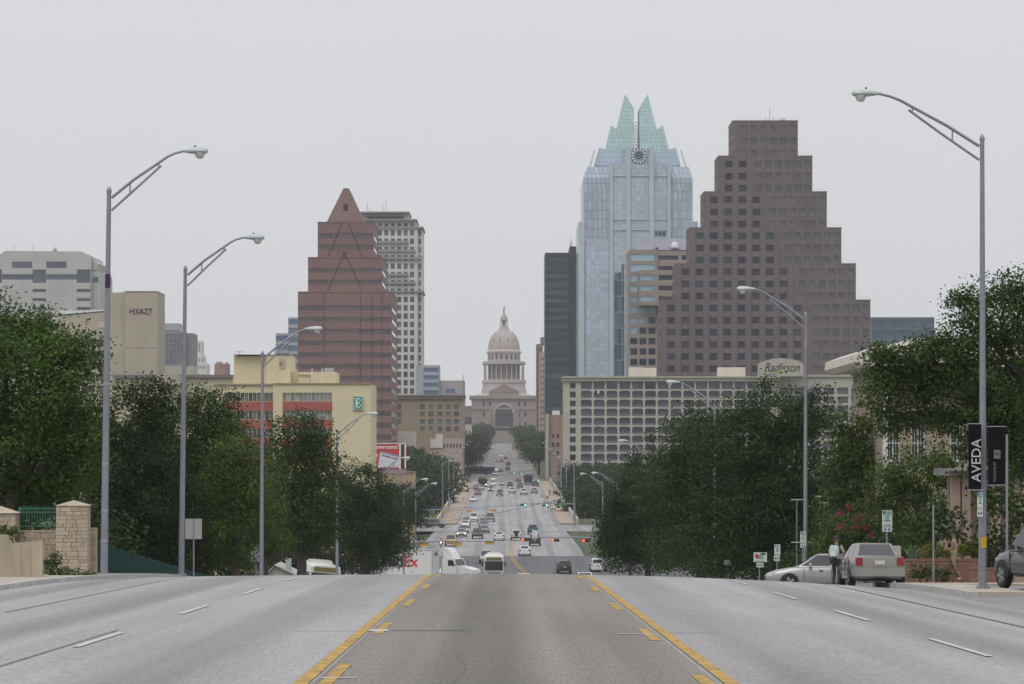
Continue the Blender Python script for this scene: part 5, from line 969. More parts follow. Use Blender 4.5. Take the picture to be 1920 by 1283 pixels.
car('pickup', 'silver blue pickup coming through the junction behind the bus', PX(911, 450), 450, -90, silver); car('suv', 'black sport utility vehicle on the right of the junction', PX(1058, 424), 426, 92, black); car('sedan', 'white hatchback whose roof shows over the crest, right of the bus', PX(982, 330), 330, 90, white)
car('sedan', 'white sedan in front of the semi cab, half hidden', PX(880, 395), 398, -80, blue); car('sedan', 'white car between the trailer and the semi cab', PX(836, 412), 412, -90, white)
car('van', 'white van low beside the right tree', PX(1120, 430), 432, 90, white); car('sedan', 'dark sedan with red tail light at the foot of the right tree', PX(1128, 385), 387, 90, black); car('van', 'white rounded van at the crest below the right signals', PX(1097, 332), 334, -90, white); car('sedan', 'yellowish taxi glimpsed under the dark tree on the right', PX(1229, 300), 300, 180, gold, z=terrain(300, 14.5) + .05)
# buses
M_bw = paint('bus_white', (.60, .60, .57)); M_bl = mat('bus_lower_grey', (.2, .21, .22), .5, .05, 1); M_sign = mat('destination_display', (.06, .05, .02), .5, .4, 9, emit=(.5, .35, .06), es=.12)
def bus(label, X, D, heading, z, lit=False, roll=0, pm=None, group=None):
    t = thing('bus', label, 'bus', (X, D, z), R(heading), group); t.rotation_euler = (roll, 0, R(heading)); W, H, Lb = 1.28, 3.0, 11.5; pm = pm or M_bw
    b = MB(); sec = lambda x, e, h: [(x, y * (1 - e), z_ if z_ < 1 else z_ - h) for y, z_ in [(-1.2, .35), (1.2, .35), (1.28, .55), (1.27, 2.5), (1.18, 2.88), (.8, 3.0), (-.8, 3.0), (-1.18, 2.88), (-1.27, 2.5), (-1.28, .55)]]
    loft(b, [sec(-Lb, .04, .06), sec(-Lb + .2, 0, 0), sec(-.25, 0, 0), sec(0, .05, .1)]); b.build('body', pm, t, True)
    MB().box(-.02, .03, -1.12, 1.12, 1.15, 2.32).build('windscreen', M_cgl, t); MB().box(.032, .05, -.03, .03, 1.15, 2.32).build('windscreen_bar', M_trim, t); MB().box(-.02, .05, -.95, .95, 2.42, 2.78).build('destination_sign', M_sign, t)
    MB().box(-.02, .06, -1.15, 1.15, .4, 1.0).build('front_panel', M_bl if lit is False else M_trim, t); MB().box(-7.5, -4.0, -.9, .9, 2.99, 3.22, taper=.08).build('roof_unit', pm, t)
    for s in (1, -1):
        y0, y1 = sorted((s * 1.27, s * 1.295))
        for i in range(6): MB().box(-2.2 - 1.5 * i, -.85 - 1.5 * i, y0, y1, 1.3, 2.3).build('side_window', M_cgl, t)
        y0, y1 = sorted((s * .8, s * 1.1)); MB().box(.05, .09, y0, y1, .7, .88).build('headlight', M_hon if lit else M_hl, t)
        y0, y1 = sorted((s * 1.32, s * 1.52)); MB().box(.05, .15, y0, y1, 1.7, 2.15).build('mirror', M_trim, t); MB().tube([(.05, s * 1.2, 2.3), (.1, s * 1.42, 2.25)], .025, 5).build('mirror_arm', M_trim, t)
        for x in (-2.6, -8.6):
            w_ = MB(); w_.lathe([(.1, 0), (.48, 0), (.5, -.05), (.5, -.3), (.1, -.3)], 18); o = w_.build('wheel', M_tyre, t, True); o.location = (x, s * 1.2, .5); o.rotation_euler = (R(-90) * s, 0, 0)
    return t
bus('white city bus with dark windscreen coming up the middle of the junction', PX(926, 400), 400, -90, roadz(400, -1) + .05)
bus('white bus climbing out of the dip at left, only its sign and roof showing', PX(606, 258), 258, -82, terrain(258, PX(606, 258)) + .1, roll=R(-4.5)); bus('dark bus with yellow headlights at the far end of the bridge', PX(905, 960), 960, -90, roadz(960, 0) + .06, True, pm=black)
bus('dark blue bus crossing the avenue beyond the bridge', PX(866, 1130), 1130, 185, roadz(1130, 0) + .06, pm=paint('navy', (.03, .045, .09))); bus('dark coach at the right kerb past the bridge', PX(990, 1000), 1000, 90, roadz(1000, 0) + .06, pm=black)
# articulated lorry: tractor, and its box trailer
hd = R(-15); TD = 372; tl_ = thing('box_trailer', 'white box trailer with big purple and red lettering', 'trailer', (PX(818, TD), TD, prof(TD) + .06), hd)
MB().box(-9.5, 0, -1.3, 1.3, 1.0, 4.0).build('box', white, tl_); 
purple = mat('purple_lettering', (.07, .03, .2), .6, .03, 1); orr = mat('red_lettering', (.55, .03, .03), .6, .03, 1)
text('lettering', 'Fed', 1.75, purple, tl_, (-3.62, -1.32, 2.6), align='RIGHT', bold=.03); text('lettering', 'Ex', 1.75, orr, tl_, (-3.6, -1.32, 2.6), align='LEFT', bold=.03)
text('lettering', 'Fed', .55, purple, tl_, (.02, 0, 3.5), (R(90), 0, R(90)), align='RIGHT', bold=.01); text('lettering', 'Ex', .55, orr, tl_, (.02, .02, 3.5), (R(90), 0, R(90)), align='LEFT', bold=.01)
MB().box(-9.52, .03, -1.33, 1.33, 3.94, 4.03).box(-9.52, .03, -1.33, 1.33, .9, 1.02).build('edge_rail', M_gb, tl_); MB().box(-.18, -.02, -1.34, -1.31, 1.0, 3.95).build('corner_post', M_gb, tl_)
for x in (-8.4, -1.5):
    for s in (1, -1): w_ = MB().lathe([(.1, 0), (.46, 0), (.5, -.05), (.5, -.5), (.1, -.5)], 18).build('wheel', M_tyre, tl_, True); w_.location = (x, s * 1.25, .5); w_.rotation_euler = (R(-90) * s, 0, 0)
TK = 392; tk = thing('semi_tractor', 'white semi tractor with roof fairing turning right at the junction', 'truck', (PX(872, TK), TK, roadz(TK, -4) + .05), R(-30))
MB().prism([(-2.6, .9), (-.55, .9), (-.55, 1.9), (-.95, 2.75), (-1.1, 2.8), (-2.6, 2.8)], -1.15, 1.15).build('cab', white, tk); MB().prism([(-.56, .75), (1.5, .75), (1.7, 1.0), (1.6, 1.45), (.6, 1.72), (-.56, 1.9)], -.95, .95).build('bonnet', white, tk)
MB().prism([(-2.6, 2.81), (-1.15, 2.81), (-1.6, 3.55), (-2.0, 4.0), (-2.6, 4.1)], -.85, .85).build('roof_fairing', white, tk)
ws = MB(); ws.add([(-.56, -1.0, 1.95), (-.56, 1.0, 1.95), (-.93, .95, 2.68), (-.93, -.95, 2.68)], [(0, 1, 2, 3)]); ws.v = [(x + .03, y, z_ + .02) for x, y, z_ in ws.v]; ws.build('windscreen', M_cgl, tk)
for s in (1, -1):
    y0, y1 = sorted((s * 1.151, s * 1.17)); MB().prism([(-1.75, 1.9), (-.75, 1.9), (-1.05, 2.6), (-1.75, 2.6)], y0, y1).build('side_window', M_cgl, tk)
    MB().tube([(-.6, s * 1.2, 2.5), (-.45, s * 1.45, 2.4), (-.45, s * 1.45, 1.9)], .05, 5).build('mirror', M_trim, tk); MB().tube([(-2.7, s * 1.1, .9), (-2.7, s * 1.1, 3.6)], .08, 8).build('exhaust_stack', M_rim, tk)
    y0, y1 = sorted((s * .7, s * .96)); MB().box(1.5, 1.68, y0, y1, .95, 1.2).build('headlight', M_hl, tk)
    for x in (.9, -3.4): w_ = MB().lathe([(.1, 0), (.46, 0), (.5, -.05), (.5, -.4), (.1, -.4)], 18).build('wheel', M_tyre, tk, True); w_.location = (x, s * 1.15, .5); w_.rotation_euler = (R(-90) * s, 0, 0)
MB().box(-4.2, 1.6, -.5, .5, .55, .88).build('chassis', M_trim, tk); MB().box(1.45, 1.78, -1.1, 1.1, .45, .75).build('front_bumper', M_rim, tk)
# motorcycle
mt = thing('motorcycle', 'motorcycle with a lit headlamp beside the mustard pickup', 'motorcycle', (PX(827, 498), 498, roadz(498, -9) + .05), R(-90))
MB().tube([(-.6, 0, .5), (-.2, 0, .75), (.35, 0, .8), (.6, 0, .95)], [.1, .17, .18, .06], 8).build('frame', black, mt, True); MB().lathe([(.02, 0), (.13, .02), (.15, .1), (.05, .14)], 12).build('headlight', M_hon, mt, True).matrix_local = Matrix.Translation((.62, 0, .85)) @ Matrix.Rotation(R(90), 4, 'Y')
MB().tube([(.55, -.38, 1.0), (.6, 0, 1.02), (.55, .38, 1.0)], .02, 5).tube([(.55, 0, 1.0), (.78, 0, .32)], .035, 6).build('handlebar', M_rim, mt)
for x in (.78, -.68): o = MB().lathe([(.2, -.05), (.3, -.06), (.32, 0), (.3, .06), (.2, .05)], 18).build('wheel', M_tyre, mt, True); o.location = (x, 0, .32); o.rotation_euler = (R(90), 0, 0)
# ================================================================== STREET FURNITURE
M_gal = mat('galvanised_steel', (.25, .26, .30), .5, .14, 1.2, 0, .35); M_galp = mat('painted_lamp_head', (.46, .50, .50), .45, .05, 1); M_lens = mat('lamp_lens', (.55, .53, .52), .2, .05, 1)
M_yelbox = mat('signal_yellow', (.55, .30, .03), .55, .08, 1); M_blk = mat('signal_black', (.02, .02, .02), .6, .05, 1); M_off = mat('unlit_lens', (.05, .03, .03), .4, .05, 1)
M_red = mat('lit_red', (.8, .05, .03), .4, 0, 1, emit=(1, .09, .04), es=3.2); M_grn = mat('lit_green', (.1, .8, .6), .4, 0, 1, emit=(.12, 1, .72), es=2.6)
def lamp_post(label, px, D, s, h=10.75, reach=2.55, rise=1.2, lean=0.0, group='cobra head street lamps', X=None, z=None, r=.105):
    X = PX(px, D) if X is None else X; zg = (roadz(D, X) + .12) if z is None else z
    t = thing('street_lamp', label, 'street lamp', (X, D, zg), 0, group); t.rotation_euler = (0, lean, 0)
    MB().tube([(0, 0, -.05), (0, 0, .05), (0, 0, .06)], [r * 1.9, r * 1.9, r * 1.2], 4).build('base_plate', M_gal, t)
    MB().tube([(0, 0, 0), (0, 0, h * .5), (0, 0, h)], [r, r * .8, r * .58], 14).build('pole', M_gal, t, True); MB().lathe([(r * .62, 0), (r * .75, .05), (r * .5, .14), (.01, .2)], 10, (0, 0, h)).build('finial', M_gal, t, True)
    a = reach - .62; up = [(s * .08, 0, h - .14), (s * a * .35, 0, h + rise * .32), (s * a * .7, 0, h + rise * .72), (s * a * .82, 0, h + rise * .86), (s * a * .93, 0, h + rise * .95), (s * (a + .1), 0, h + rise)]
    MB().tube(up, [.045, .045, .042, .04, .036, .034], 8).build('upper_arm', M_gal, t, True)
    MB().tube([(s * .08, 0, h - .52), (s * a * .4, 0, h + rise * .14), (s * a * .74, 0, h + rise * .66)], .036, 8).build('lower_arm', M_gal, t, True)
    MB().tube([(s * a * .3, 0, h + rise * .26), (s * a * .3, 0, h + rise * .0)], .022, 6).build('arm_strut', M_gal, t); MB().tube([(s * a * .70, 0, h + rise * .72), (s * a * .705, 0, h + rise * .6)], .022, 6).build('arm_strut', M_gal, t)
    hd = MB(); x0 = s * (a + .06); zc = h + rise
    secs = [(x0 - s * .04, .035, .04), (x0 + s * .1, .07, .07), (x0 + s * .3, .14, .12), (x0 + s * .55, .17, .14), (x0 + s * .72, .15, .12), (x0 + s * .79, .07, .06)]
    L_ = []
    for x, w_, q in secs:
        ring = [(x, w_ * math.cos(t_), zc + .01 + (q if math.sin(t_) > 0 else q * .65) * math.sin(t_)) for t_ in [2 * math.pi * i / 12 for i in range(12)]]; L_.append(ring if s > 0 else ring[::-1])
    loft(hd, L_); ho_ = hd.build('lamp_head', M_galp, t, True)
    MB().lathe([(.02, -.22), (.09, -.2), (.14, -.12), (.15, -.04)], 12, (x0 + s * .55, 0, zc)).build('lamp_lens', M_lens, ho_, True); MB().lathe([(.03, 0), (.03, .05), (.01, .06)], 8, (x0 + s * .4, 0, zc + .125)).build('photocell', M_blk, ho_)
    return t
lean = R(.75)
l1 = lamp_post('tall grey street lamp nearest on the left, beside the stone pillar', 195, 96, 1, h=11.45, reach=2.72, rise=1.28, lean=lean, r=.115); MB().lathe([(.084, 0), (.084, .42)], 14, (0, 0, 8.6)).build('purple_band', mat('purple_tape', (.05, .01, .08), .6, .05, 1), l1)
for zb_ in (1.0, 1.9, 3.3, 5.7): MB().lathe([(.12 - zb_ * .0036, 0), (.12 - zb_ * .0036, .05)], 14, (0, 0, zb_)).build('strap', M_rim, l1)
lamp_post('second grey street lamp from the left, by the blank road sign', 340, 113, 1, lean=lean); lamp_post('third street lamp from the left, in front of the cream hotel', 490, 149, 1, lean=R(.3)); lamp_post('fourth left street lamp with only its arm showing over the trees', 632, 217, 1); lamp_post('left street lamp whose head crosses the billboard', 712, 292, 1); lamp_post('left street lamp beside the signal mast', 757, 363, 1, X=-11.25); lamp_post('thin left street lamp just before the junction', 780, 415, 1, X=-11.3)
r1 = lamp_post('very tall grey street lamp on the right carrying two black banners', 1843, 88, -1, h=12.3, reach=3.35, rise=1.3, lean=R(-.1)); lamp_post('grey street lamp behind the pale sedan on the right', 1510, 143, -1, h=12.3, reach=2.85, lean=R(.1)); lamp_post('right street lamp with its head in front of the balcony hotel', 1340, 201, -1, 12.2, 2.8); lamp_post('right street lamp poking above the dark trees', 1224, 284, -1, 12.3, 2.8); lamp_post('right street lamp low before the junction, nearer one', 1158, 371, -1, 12, 2.8); lamp_post('right street lamp low before the junction, farther one', 1130, 427, -1, 12, 2.8)
for i, D in enumerate((690, 768, 846, 924, 1002, 1080)): lamp_post('tall lamp post on the left parapet of the bridge, number %s from the near end' % ('one two three four five six'.split()[i]), 0, D, 1, 11.8, 1.9, .4, X=-13.0, z=roadz(D, 0) + .2, group='lamp posts along the bridge', r=.15)
for i, D in enumerate((662, 742, 811, 885, 955, 1030)): lamp_post('tall lamp post on the right parapet of the bridge, number %s from the near end' % ('one two three four five six'.split()[i]), 0, D, -1, 11.8, 1.9, .4, X=14.7, z=roadz(D, 0) + .2, group='lamp posts along the bridge', r=.15)
yb = MB().lathe([(.108, 0), (.108, .30)], 14, (0, 0, 1.12)).build('yellow_tape', mat('yellow_tape', (.55, .33, .02), .6, .15, 6), r1)
# banners
def banner(label, p0, p1, y0, y1, words, D=87.6):
    k = D / F; t = thing('street_banner', label, 'banner', (PX((p0 + p1) / 2, D), D, PZ(y1, D))); w_, h_ = (p1 - p0) * k, (y1 - y0) * k
    mb = MB(); n = 8
    mb.add([(x, .02 * math.sin(3 * i / n + .6) , h_ * i / n) for i in range(n + 1) for x in (-w_ / 2, w_ / 2)], [(2 * i, 2 * i + 1, 2 * i + 3, 2 * i + 2) for i in range(n)]); mb.build('cloth', mat('black_banner_cloth', (.008, .0075, .009), .9, .15, 3, spec=.1), t)
    for zz in (.0, h_): MB().tube([(-w_ / 2 - .03, 0, zz), (w_ / 2 + .03, 0, zz)], .014, 6).build('bracket_rod', M_gal, t)
    for wd_, sz, dx, py, m_ in words: text('lettering', wd_, sz, m_, t, (dx, -.05, PZ(py, D) - t.location.z), (R(90), R(-90), 0), .004, align='LEFT')
    return t
bw_ = mat('banner_white', (.5, .5, .5), .7, .05, 1); bg_ = mat('banner_grey', (.16, .16, .16), .7, .05, 1)
banner('black banner with big white upright lettering, left of the tall right lamp', 1816, 1840, 795, 919, [('AVEDA', .37, .04, 904, bw_)]); bn = banner('black banner with small grey lettering and emblem, right of the tall right lamp', 1853, 1885, 800, 910, [('MAXIMUM', .118, -.06, 904, bg_)]); MB().box(-.09, .09, -.06, -.045, PZ(860, 87.6) - bn.location.z, PZ(844, 87.6) - bn.location.z).build('emblem', bg_, bn); text('lettering', 'FX', .12, MATS['black_banner_cloth'], bn, (0, -.066, PZ(852, 87.6) - bn.location.z), ext=.003)
# road signs
M_sb = mat('sign_back', (.36, .37, .36), .6, .08, 2, 0, .2); M_sw = mat('sign_white', (.55, .60, .57), .6, .05, 2); M_sg = mat('sign_green', (.02, .2, .13), .6, .05, 2); M_sk = mat('sign_black', (.03, .03, .035), .6, .05, 2); M_sr = mat('sign_red', (.4, .04, .04), .6, .05, 2)
def sign(label, px, D, plates, base=None, back=False, zb=None):
    """plates: (x centre px, y0, y1, width px, style)"""
    k = D / F; zg = (roadz(D, PX(px, D)) + .1) if zb is None else zb; t = thing('street_sign', label, 'sign', (PX(px, D), D, zg)); top = max(PZ(p[1], D) for p in plates) - zg
    MB().tube([(0, .04, -.1), (0, .04, top)], .028, 6).build('post', M_gal, t)
    for c, y0, y1, w_, stl in plates:
        x0, x1, z0, z1 = (c - w_ / 2 - px) * k, (c + w_ / 2 - px) * k, PZ(y1, D) - zg, PZ(y0, D) - zg; o = MB().box(x0, x1, -.012, .012, z0, z1).build('plate', M_sb if stl == 'back' else M_sw, t); g_ = MB(); wd, hh = x1 - x0, z1 - z0
        if stl == 'back': MB().tube([((x0 + x1) / 2, -.03, z0), ((x0 + x1) / 2, -.03, z1)], .018, 6).build('rib', M_gal, o)
        if stl in ('park', 'dual'):
            q = x0 if stl == 'park' else (x0 + x1) / 2; g_.box(q + wd * .08, q + wd * .36, -.018, -.013, z1 - hh * .26, z1 - hh * .04); g_.build('symbol', M_sg, o); tx = MB()
            for i, (a, b_) in enumerate(((.45, .9), (.45, .9), (.3, .7), (.3, .7), (.2, .8))): tx.box(x0 + wd * a, x0 + wd * b_, -.018, -.013, z1 - hh * (.12 + .13 * i) - hh * .03, z1 - hh * (.08 + .13 * i))
            MB().box(x0 + wd * .14, x0 + wd * .84, -.018, -.013, z0 + hh * .07, z0 + hh * .11).build('arrow_mark', M_sk, o); tt = tx.build('small_print', M_sg, o); tt['kind'] = 'stuff'
            if stl == 'dual': MB().lathe([(.0, 0), (hh * .22, 0), (hh * .22, .005)], 14).build('prohibition_disc', M_sr, o).matrix_local = Matrix.Translation((x0 + wd * .25, -.02, (z0 + z1) / 2 + hh * .12)) @ Matrix.Rotation(R(90), 4, 'X')
        if stl == 'arrows': g_.prism([(x0 + wd * .08, (z0 + z1) / 2), (x0 + wd * .4, z0 + hh * .2), (x0 + wd * .4, z1 - hh * .2)], -.018, -.013).prism([(x1 - wd * .08, (z0 + z1) / 2), (x1 - wd * .4, z1 - hh * .2), (x1 - wd * .4, z0 + hh * .2)], -.018, -.013).build('arrow_mark', M_sk, o)
    return t
sign('blank grey back of a road sign beside the second left lamp', 363, 117, [(363, 973, 1011, 31, 'back')]); sign('smaller grey sign back by the third left lamp', 480, 163, [(481, 1022, 1053, 21, 'back')])
sign('tall pale green parking sign behind the champagne sedan', 1663, 114, [(1663.5, 957, 988, 19, 'park'), (1663.5, 989, 997, 18, 'arrows')]); sign('parking sign strapped to the lamp behind the pale sedan', 1505, 141.5, [(1506, 997, 1019, 11, 'park'), (1506, 1020, 1027, 11, 'arrows')]); sign('narrow parking sign left of the pale sedan', 1457, 140, [(1457.5, 1021, 1041, 11, 'park'), (1456.5, 1042, 1052, 11, 'arrows')]); sign('wide double parking sign at the front of the pale sedan', 1424, 144, [(1425.5, 1036, 1054, 25, 'dual'), (1425, 1055.5, 1064, 13, 'arrows')]); sign('small pale sign in the shade under the dark right trees', 1362, 168, [(1364, 1050, 1060, 16, 'plain')])
sign('parking sign strapped to the tall right lamp', 1837, 87.7, [(1837.5, 924, 955, 10, 'park'), (1837.5, 956, 969, 10, 'arrows')]); sg_ = thing('steel_post', 'plain thin steel post on the right pavement', 'post', (PX(1750, 104), 104, roadz(104, 12.2) + .1)); MB().tube([(0, 0, 0), (0, 0, PZ(947, 104) - sg_.location.z)], .03, 6).build('tube', M_gal, sg_)
sg_ = thing('steel_post', 'slim grey pole beside the right banners', 'post', (PX(1888, 95), 95, roadz(95, 13))); MB().tube([(0, 0, 0), (0, 0, PZ(815, 95) - sg_.location.z)], .035, 6).build('tube', M_gal, sg_)
fr_ = thing('sign_frame', 'empty metal sign frames of thin tubes behind the right lamp', 'sign frame', (PX(1530, 152), 152, roadz(152, 14.5)))
fx = lambda p: PX(p, 152) - fr_.location.x; fz = lambda p: PZ(p, 152) - fr_.location.z
for p, a in ((1494, 938), (1537, 928), (1559, 925)): MB().tube([(fx(p), 0, 0), (fx(p), 0, fz(a))], .03, 6).build('upright', M_gal, fr_)
for p0, p1, y_ in ((1483, 1507, 937), (1528, 1560, 931), (1537, 1554, 943), (1483, 1546, 1017)): MB().box(fx(p0), fx(p1), -.05, -.01, fz(y_ + 1), fz(y_ - 1)).build('crossbar', M_wb, fr_)
# traffic signals
def head(parent, x, y, z, lit=None, back=False, ln=1.15):
    o = MB().box(x - ln / 2, x + ln / 2, y - .1, y + .1, z - .2, z + .2, taper=.02).build('signal_head', M_yelbox if back else M_blk, parent)
    for i in range(3):
        m_ = {'r': M_red, 'g': M_grn}.get(lit) if (lit == 'r' and i == 0) or (lit == 'g' and i == 2) else M_off
        if not back: l_ = MB().lathe([(.02, 0), (.15, .0), (.16, -.03)], 14).build('lens', m_, o); l_.matrix_local = Matrix.Translation((x + (i - 1) * ln * .31, y - .11, z)) @ Matrix.Rotation(R(90), 4, 'X') @ Matrix.Scale(-1, 4, (0, 0, 1)); 
def signal(label, px, D, arm_y, tip_px, heads, back=False, lit=None, extra=None):
    X = PX(px, D); zg = roadz(D, 0) + .05 if abs(X) < 14 else terrain(D, X); t = thing('traffic_signal', label, 'traffic light', (X, D, zg)); za = PZ(arm_y, D) - zg; xt = PX(tip_px, D) - X
    MB().tube([(0, 0, 0), (0, 0, za + 1.2)], [.16, .12], 10).build('mast', M_gal, t, True); MB().tube([(0, 0, za - .15), (xt * .5, 0, za + .02), (xt, 0, za)], [.12, .09, .05], 8).build('mast_arm', M_gal, t, True)
    for p, y_ in heads: head(t, PX(p, D) - X, -.16 if not back else .16, PZ(y_, D) - zg, lit, back)
    if extra: extra(t, X, zg)
    return t
signal('mast arm signal from the left with three yellow backed heads', 757, 400, 1015, 932, [(796, 1021), (858, 1020), (918, 1018)], back=True)
signal('mast arm signal from the right showing three red lights', 1172, 430, 1008, 972, [(985, 1012), (1041, 1013), (1099, 1014)], lit='r')
def street_name(t, X, zg): MB().box(PX(1044, 640) - X, PX(1062, 640) - X, -.1, -.06, PZ(948, 640) - zg, PZ(943.5, 640) - zg).build('street_name_plate', M_sg, t)
signal('mast arm signal at the bridge with two green lights', 1078, 640, 944, 975, [(981, 947), (1022, 948)], lit='g', extra=street_name)
signal('span of three yellow backed signal heads left of the bridge entry', 790, 622, 955, 930, [(836, 960), (879, 959), (925, 958)], back=True)
signal('single green signal at the far right end of the bridge', 1040, 1012, 899, 1004, [(1007, 902)], lit='g'); signal('small green signals over the avenue past the bridge', 1000, 1090, 884, 955, [(961, 887), (976, 889)], lit='g'); signal('tiny red signals far up the avenue', 985, 1500, 842, 955, [(961, 844), (968, 846)], lit='r')
M_wire = mat('cable_black', (.03, .03, .03), .6, .05, 1)
for lb_, a, b_, sag in (('overhead cable slung across the junction before the bridge', (PX(790, 622), 622, PZ(952, 622)), (PX(1085, 640), 640, PZ(938, 640)), .5), ('overhead cable rising to the right over the junction', (PX(770, 560), 560, PZ(985, 560)), (PX(1075, 640), 640, PZ(930, 640)), .6), ('high overhead cable across the far end of the bridge', (PX(785, 1000), 1000, PZ(903, 1000)), (PX(1085, 760), 760, PZ(868, 760)), .8)):
    mb = MB(); mb.tube([Vector(a).lerp(Vector(b_), i / 12) - Vector((0, 0, sag * 4 * (i / 12) * (1 - i / 12))) for i in range(13)], .035, 5); tag(mb.build('overhead_cable', M_wire), lb_, 'cable')
# ------------------------------------------------------------------ left wall, pillars, railing, screen fence
M_lime = mat('limestone', (.46, .385, .29), .9, .22, 3, .5, obvar=.16); M_mort = mat('mortar', (.33, .27, .2), .95, .15, 4, .3); M_cwall = mat('stained_concrete', (.40, .34, .25), .9, .22, 1.6, .3, streak=(1.5, 1, .25)); M_green = mat('green_rail_paint', (.03, .13, .085), .5, .1, 2); M_tarp = mat('teal_screen_mesh', (.006, .040, .037), .9, .2, 1.5, .2, spec=.1, streak=(3, 3, .5))
STONE = MB().box(-.5, .5, -.5, .5, -.5, .5, taper=.02).mesh('stone', M_lime)
def stones(parent, x0, x1, y, z0, z1, rh=.115, seed=1, thick=.07):
    g = random.Random(seed); z = z0
    while z < z1 - .03:
        h = min(rh * g.uniform(.75, 1.3), z1 - z); x = x0
        while x < x1 - .02:
            w_ = min(g.uniform(.14, .4), x1 - x)
            if x1 - x - w_ < .08: w_ = x1 - x
            o = bpy.data.objects.new('stone', STONE); link(o, parent); o.location = (x + w_ / 2, y - g.uniform(.0, .02), z + h / 2); o.scale = (w_ - .012, thick, h - .012); x += w_
        z += h
def pillar(label, px0, px1, D, ytop, ycap, seed, zb=None):
    X = PX((px0 + px1) / 2, D); zg = roadz(D, X) - .05 if zb is None else zb; t = thing('stone_pillar', label, 'pillar', (X, D, zg)); w_ = PX(px1, D) - PX(px0, D); zc = PZ(ycap, D) - zg; zt = PZ(ytop, D) - zg
    MB().box(-w_ / 2 + .03, w_ / 2 - .03, -w_ / 2 + .03, w_ / 2 - .03, 0, zc - .002).build('core', M_mort, t); stones(t, -w_ / 2, w_ / 2, -w_ / 2 + .02, 0, zc, seed=seed)
    MB().add([(-w_ / 2 - .03, -w_ / 2 - .05, zc), (w_ / 2 + .03, -w_ / 2 - .05, zc), (w_ / 2 + .03, w_ / 2, zc), (-w_ / 2 - .03, w_ / 2, zc), (0, 0, zt)], [(3, 2, 1, 0), (0, 1, 4), (1, 2, 4), (2, 3, 4), (3, 0, 4)]).build('cap', M_cwall, t); return t
pillar('tall limestone gate pillar with a pointed cap by the left lamp', 109, 168, 97, 938, 948, 3); pillar('limestone gate pillar cut off by the left edge', -32, 34, 97.2, 949, 962, 4)
WD = 97.6; ww = thing('stone_wall', 'low limestone wall under the green railing', 'wall', (PX(72, WD), WD, roadz(WD, -13) - .05)); zz = lambda p: PZ(p, WD) - ww.location.z
MB().box(PX(30, WD) - ww.location.x, PX(112, WD) - ww.location.x, .03, .3, 0, zz(995)).build('core', M_mort, ww); stones(ww, PX(34, WD) - ww.location.x, PX(110, WD) - ww.location.x, .03, zz(1050), zz(995), .16, 9)
fo = thing('stone_wall', 'narrow limestone return wall right of the tall pillar', 'wall', (PX(173, 97.9), 97.9, roadz(97.9, -12.5) - .05)); MB().box(-.12, .12, 0, .3, 0, PZ(990, 97.9) - fo.location.z).build('core', M_mort, fo); stones(fo, -.12, .12, -.02, 0, PZ(990, 97.9) - fo.location.z, .14, 5)
rl = thing('railing', 'green iron railing on the limestone wall', 'railing', (PX(72, WD), WD + .15, ww.location.z + zz(995))); rx = lambda p: PX(p, WD) - ww.location.x; rz_ = lambda p: PZ(p, WD) - rl.location.z
for y_ in (954, 961, 987.5): MB().box(rx(34), rx(107), -.025, .025, rz_(y_ + 1.2), rz_(y_ - 1.2)).build('rail', M_green, rl)
for i in range(14): MB().box(rx(38 + 5.1 * i) - .011, rx(38 + 5.1 * i) + .011, -.011, .011, rz_(988), rz_(949.5)).build('picket', M_green, rl)
for p in (35.5, 105.5): MB().box(rx(p) - .03, rx(p) + .03, -.03, .03, 0, rz_(951)).build('post', M_green, rl)
CD = 90; cw = thing('concrete_wall', 'stained low concrete wall at the bottom left by the kerb', 'wall', (PX(35, CD), CD, roadz(CD, -12) - .1)); wx = lambda p: PX(p, CD) - cw.location.x; wz = lambda p: PZ(p, CD) - cw.location.z
MB().prism([(wx(-60), 0), (wx(78), 0), (wx(78), wz(1015)), (wx(14), wz(1020)), (wx(14), wz(1004)), (wx(-60), wz(1000))], 0, .35).build('wall_face', M_cwall, cw)
for p in (40, 58): MB().box(wx(p) - .012, wx(p) + .012, -.01, -.002, 0, wz(1020)).build('joint', M_mort, cw)
sf = thing('screen_fence', 'dark teal fabric screen fence running down the left slope', 'fence', (-13.45, 104, roadz(104, -12.5)))
def sfp(d): return (0, d - 104, (HY - (1018 + (1078 - 1018) * (PXi(d) - 183) / 198)) * d / F - sf.location.z)
def PXi(d): return VX - 13.45 * F / d
ds_ = fr(104, 150, 2.3)
for a, b_ in zip(ds_, ds_[1:]):
    ta, tb = sfp(a), sfp(b_); ga, gb = terrain(a, -13.3) - sf.location.z - .1, terrain(b_, -13.3) - sf.location.z - .1
    MB().add([(0, ta[1] + .02, ga), (0, tb[1] - .02, gb), (0, tb[1] - .02, tb[2]), (0, ta[1] + .02, ta[2]), (.03, ta[1] + .02, ga), (.03, tb[1] - .02, gb), (.03, tb[1] - .02, tb[2]), (.03, ta[1] + .02, ta[2])], [(3, 2, 1, 0), (4, 5, 6, 7), (2, 3, 7, 6), (0, 1, 5, 4), (1, 2, 6, 5), (3, 0, 4, 7)]).build('fence_panel', M_tarp, sf); MB().tube([(-.04, ta[1], ga), (-.04, ta[1], ta[2] + .04)], .03, 6).build('fence_post', M_green, sf)
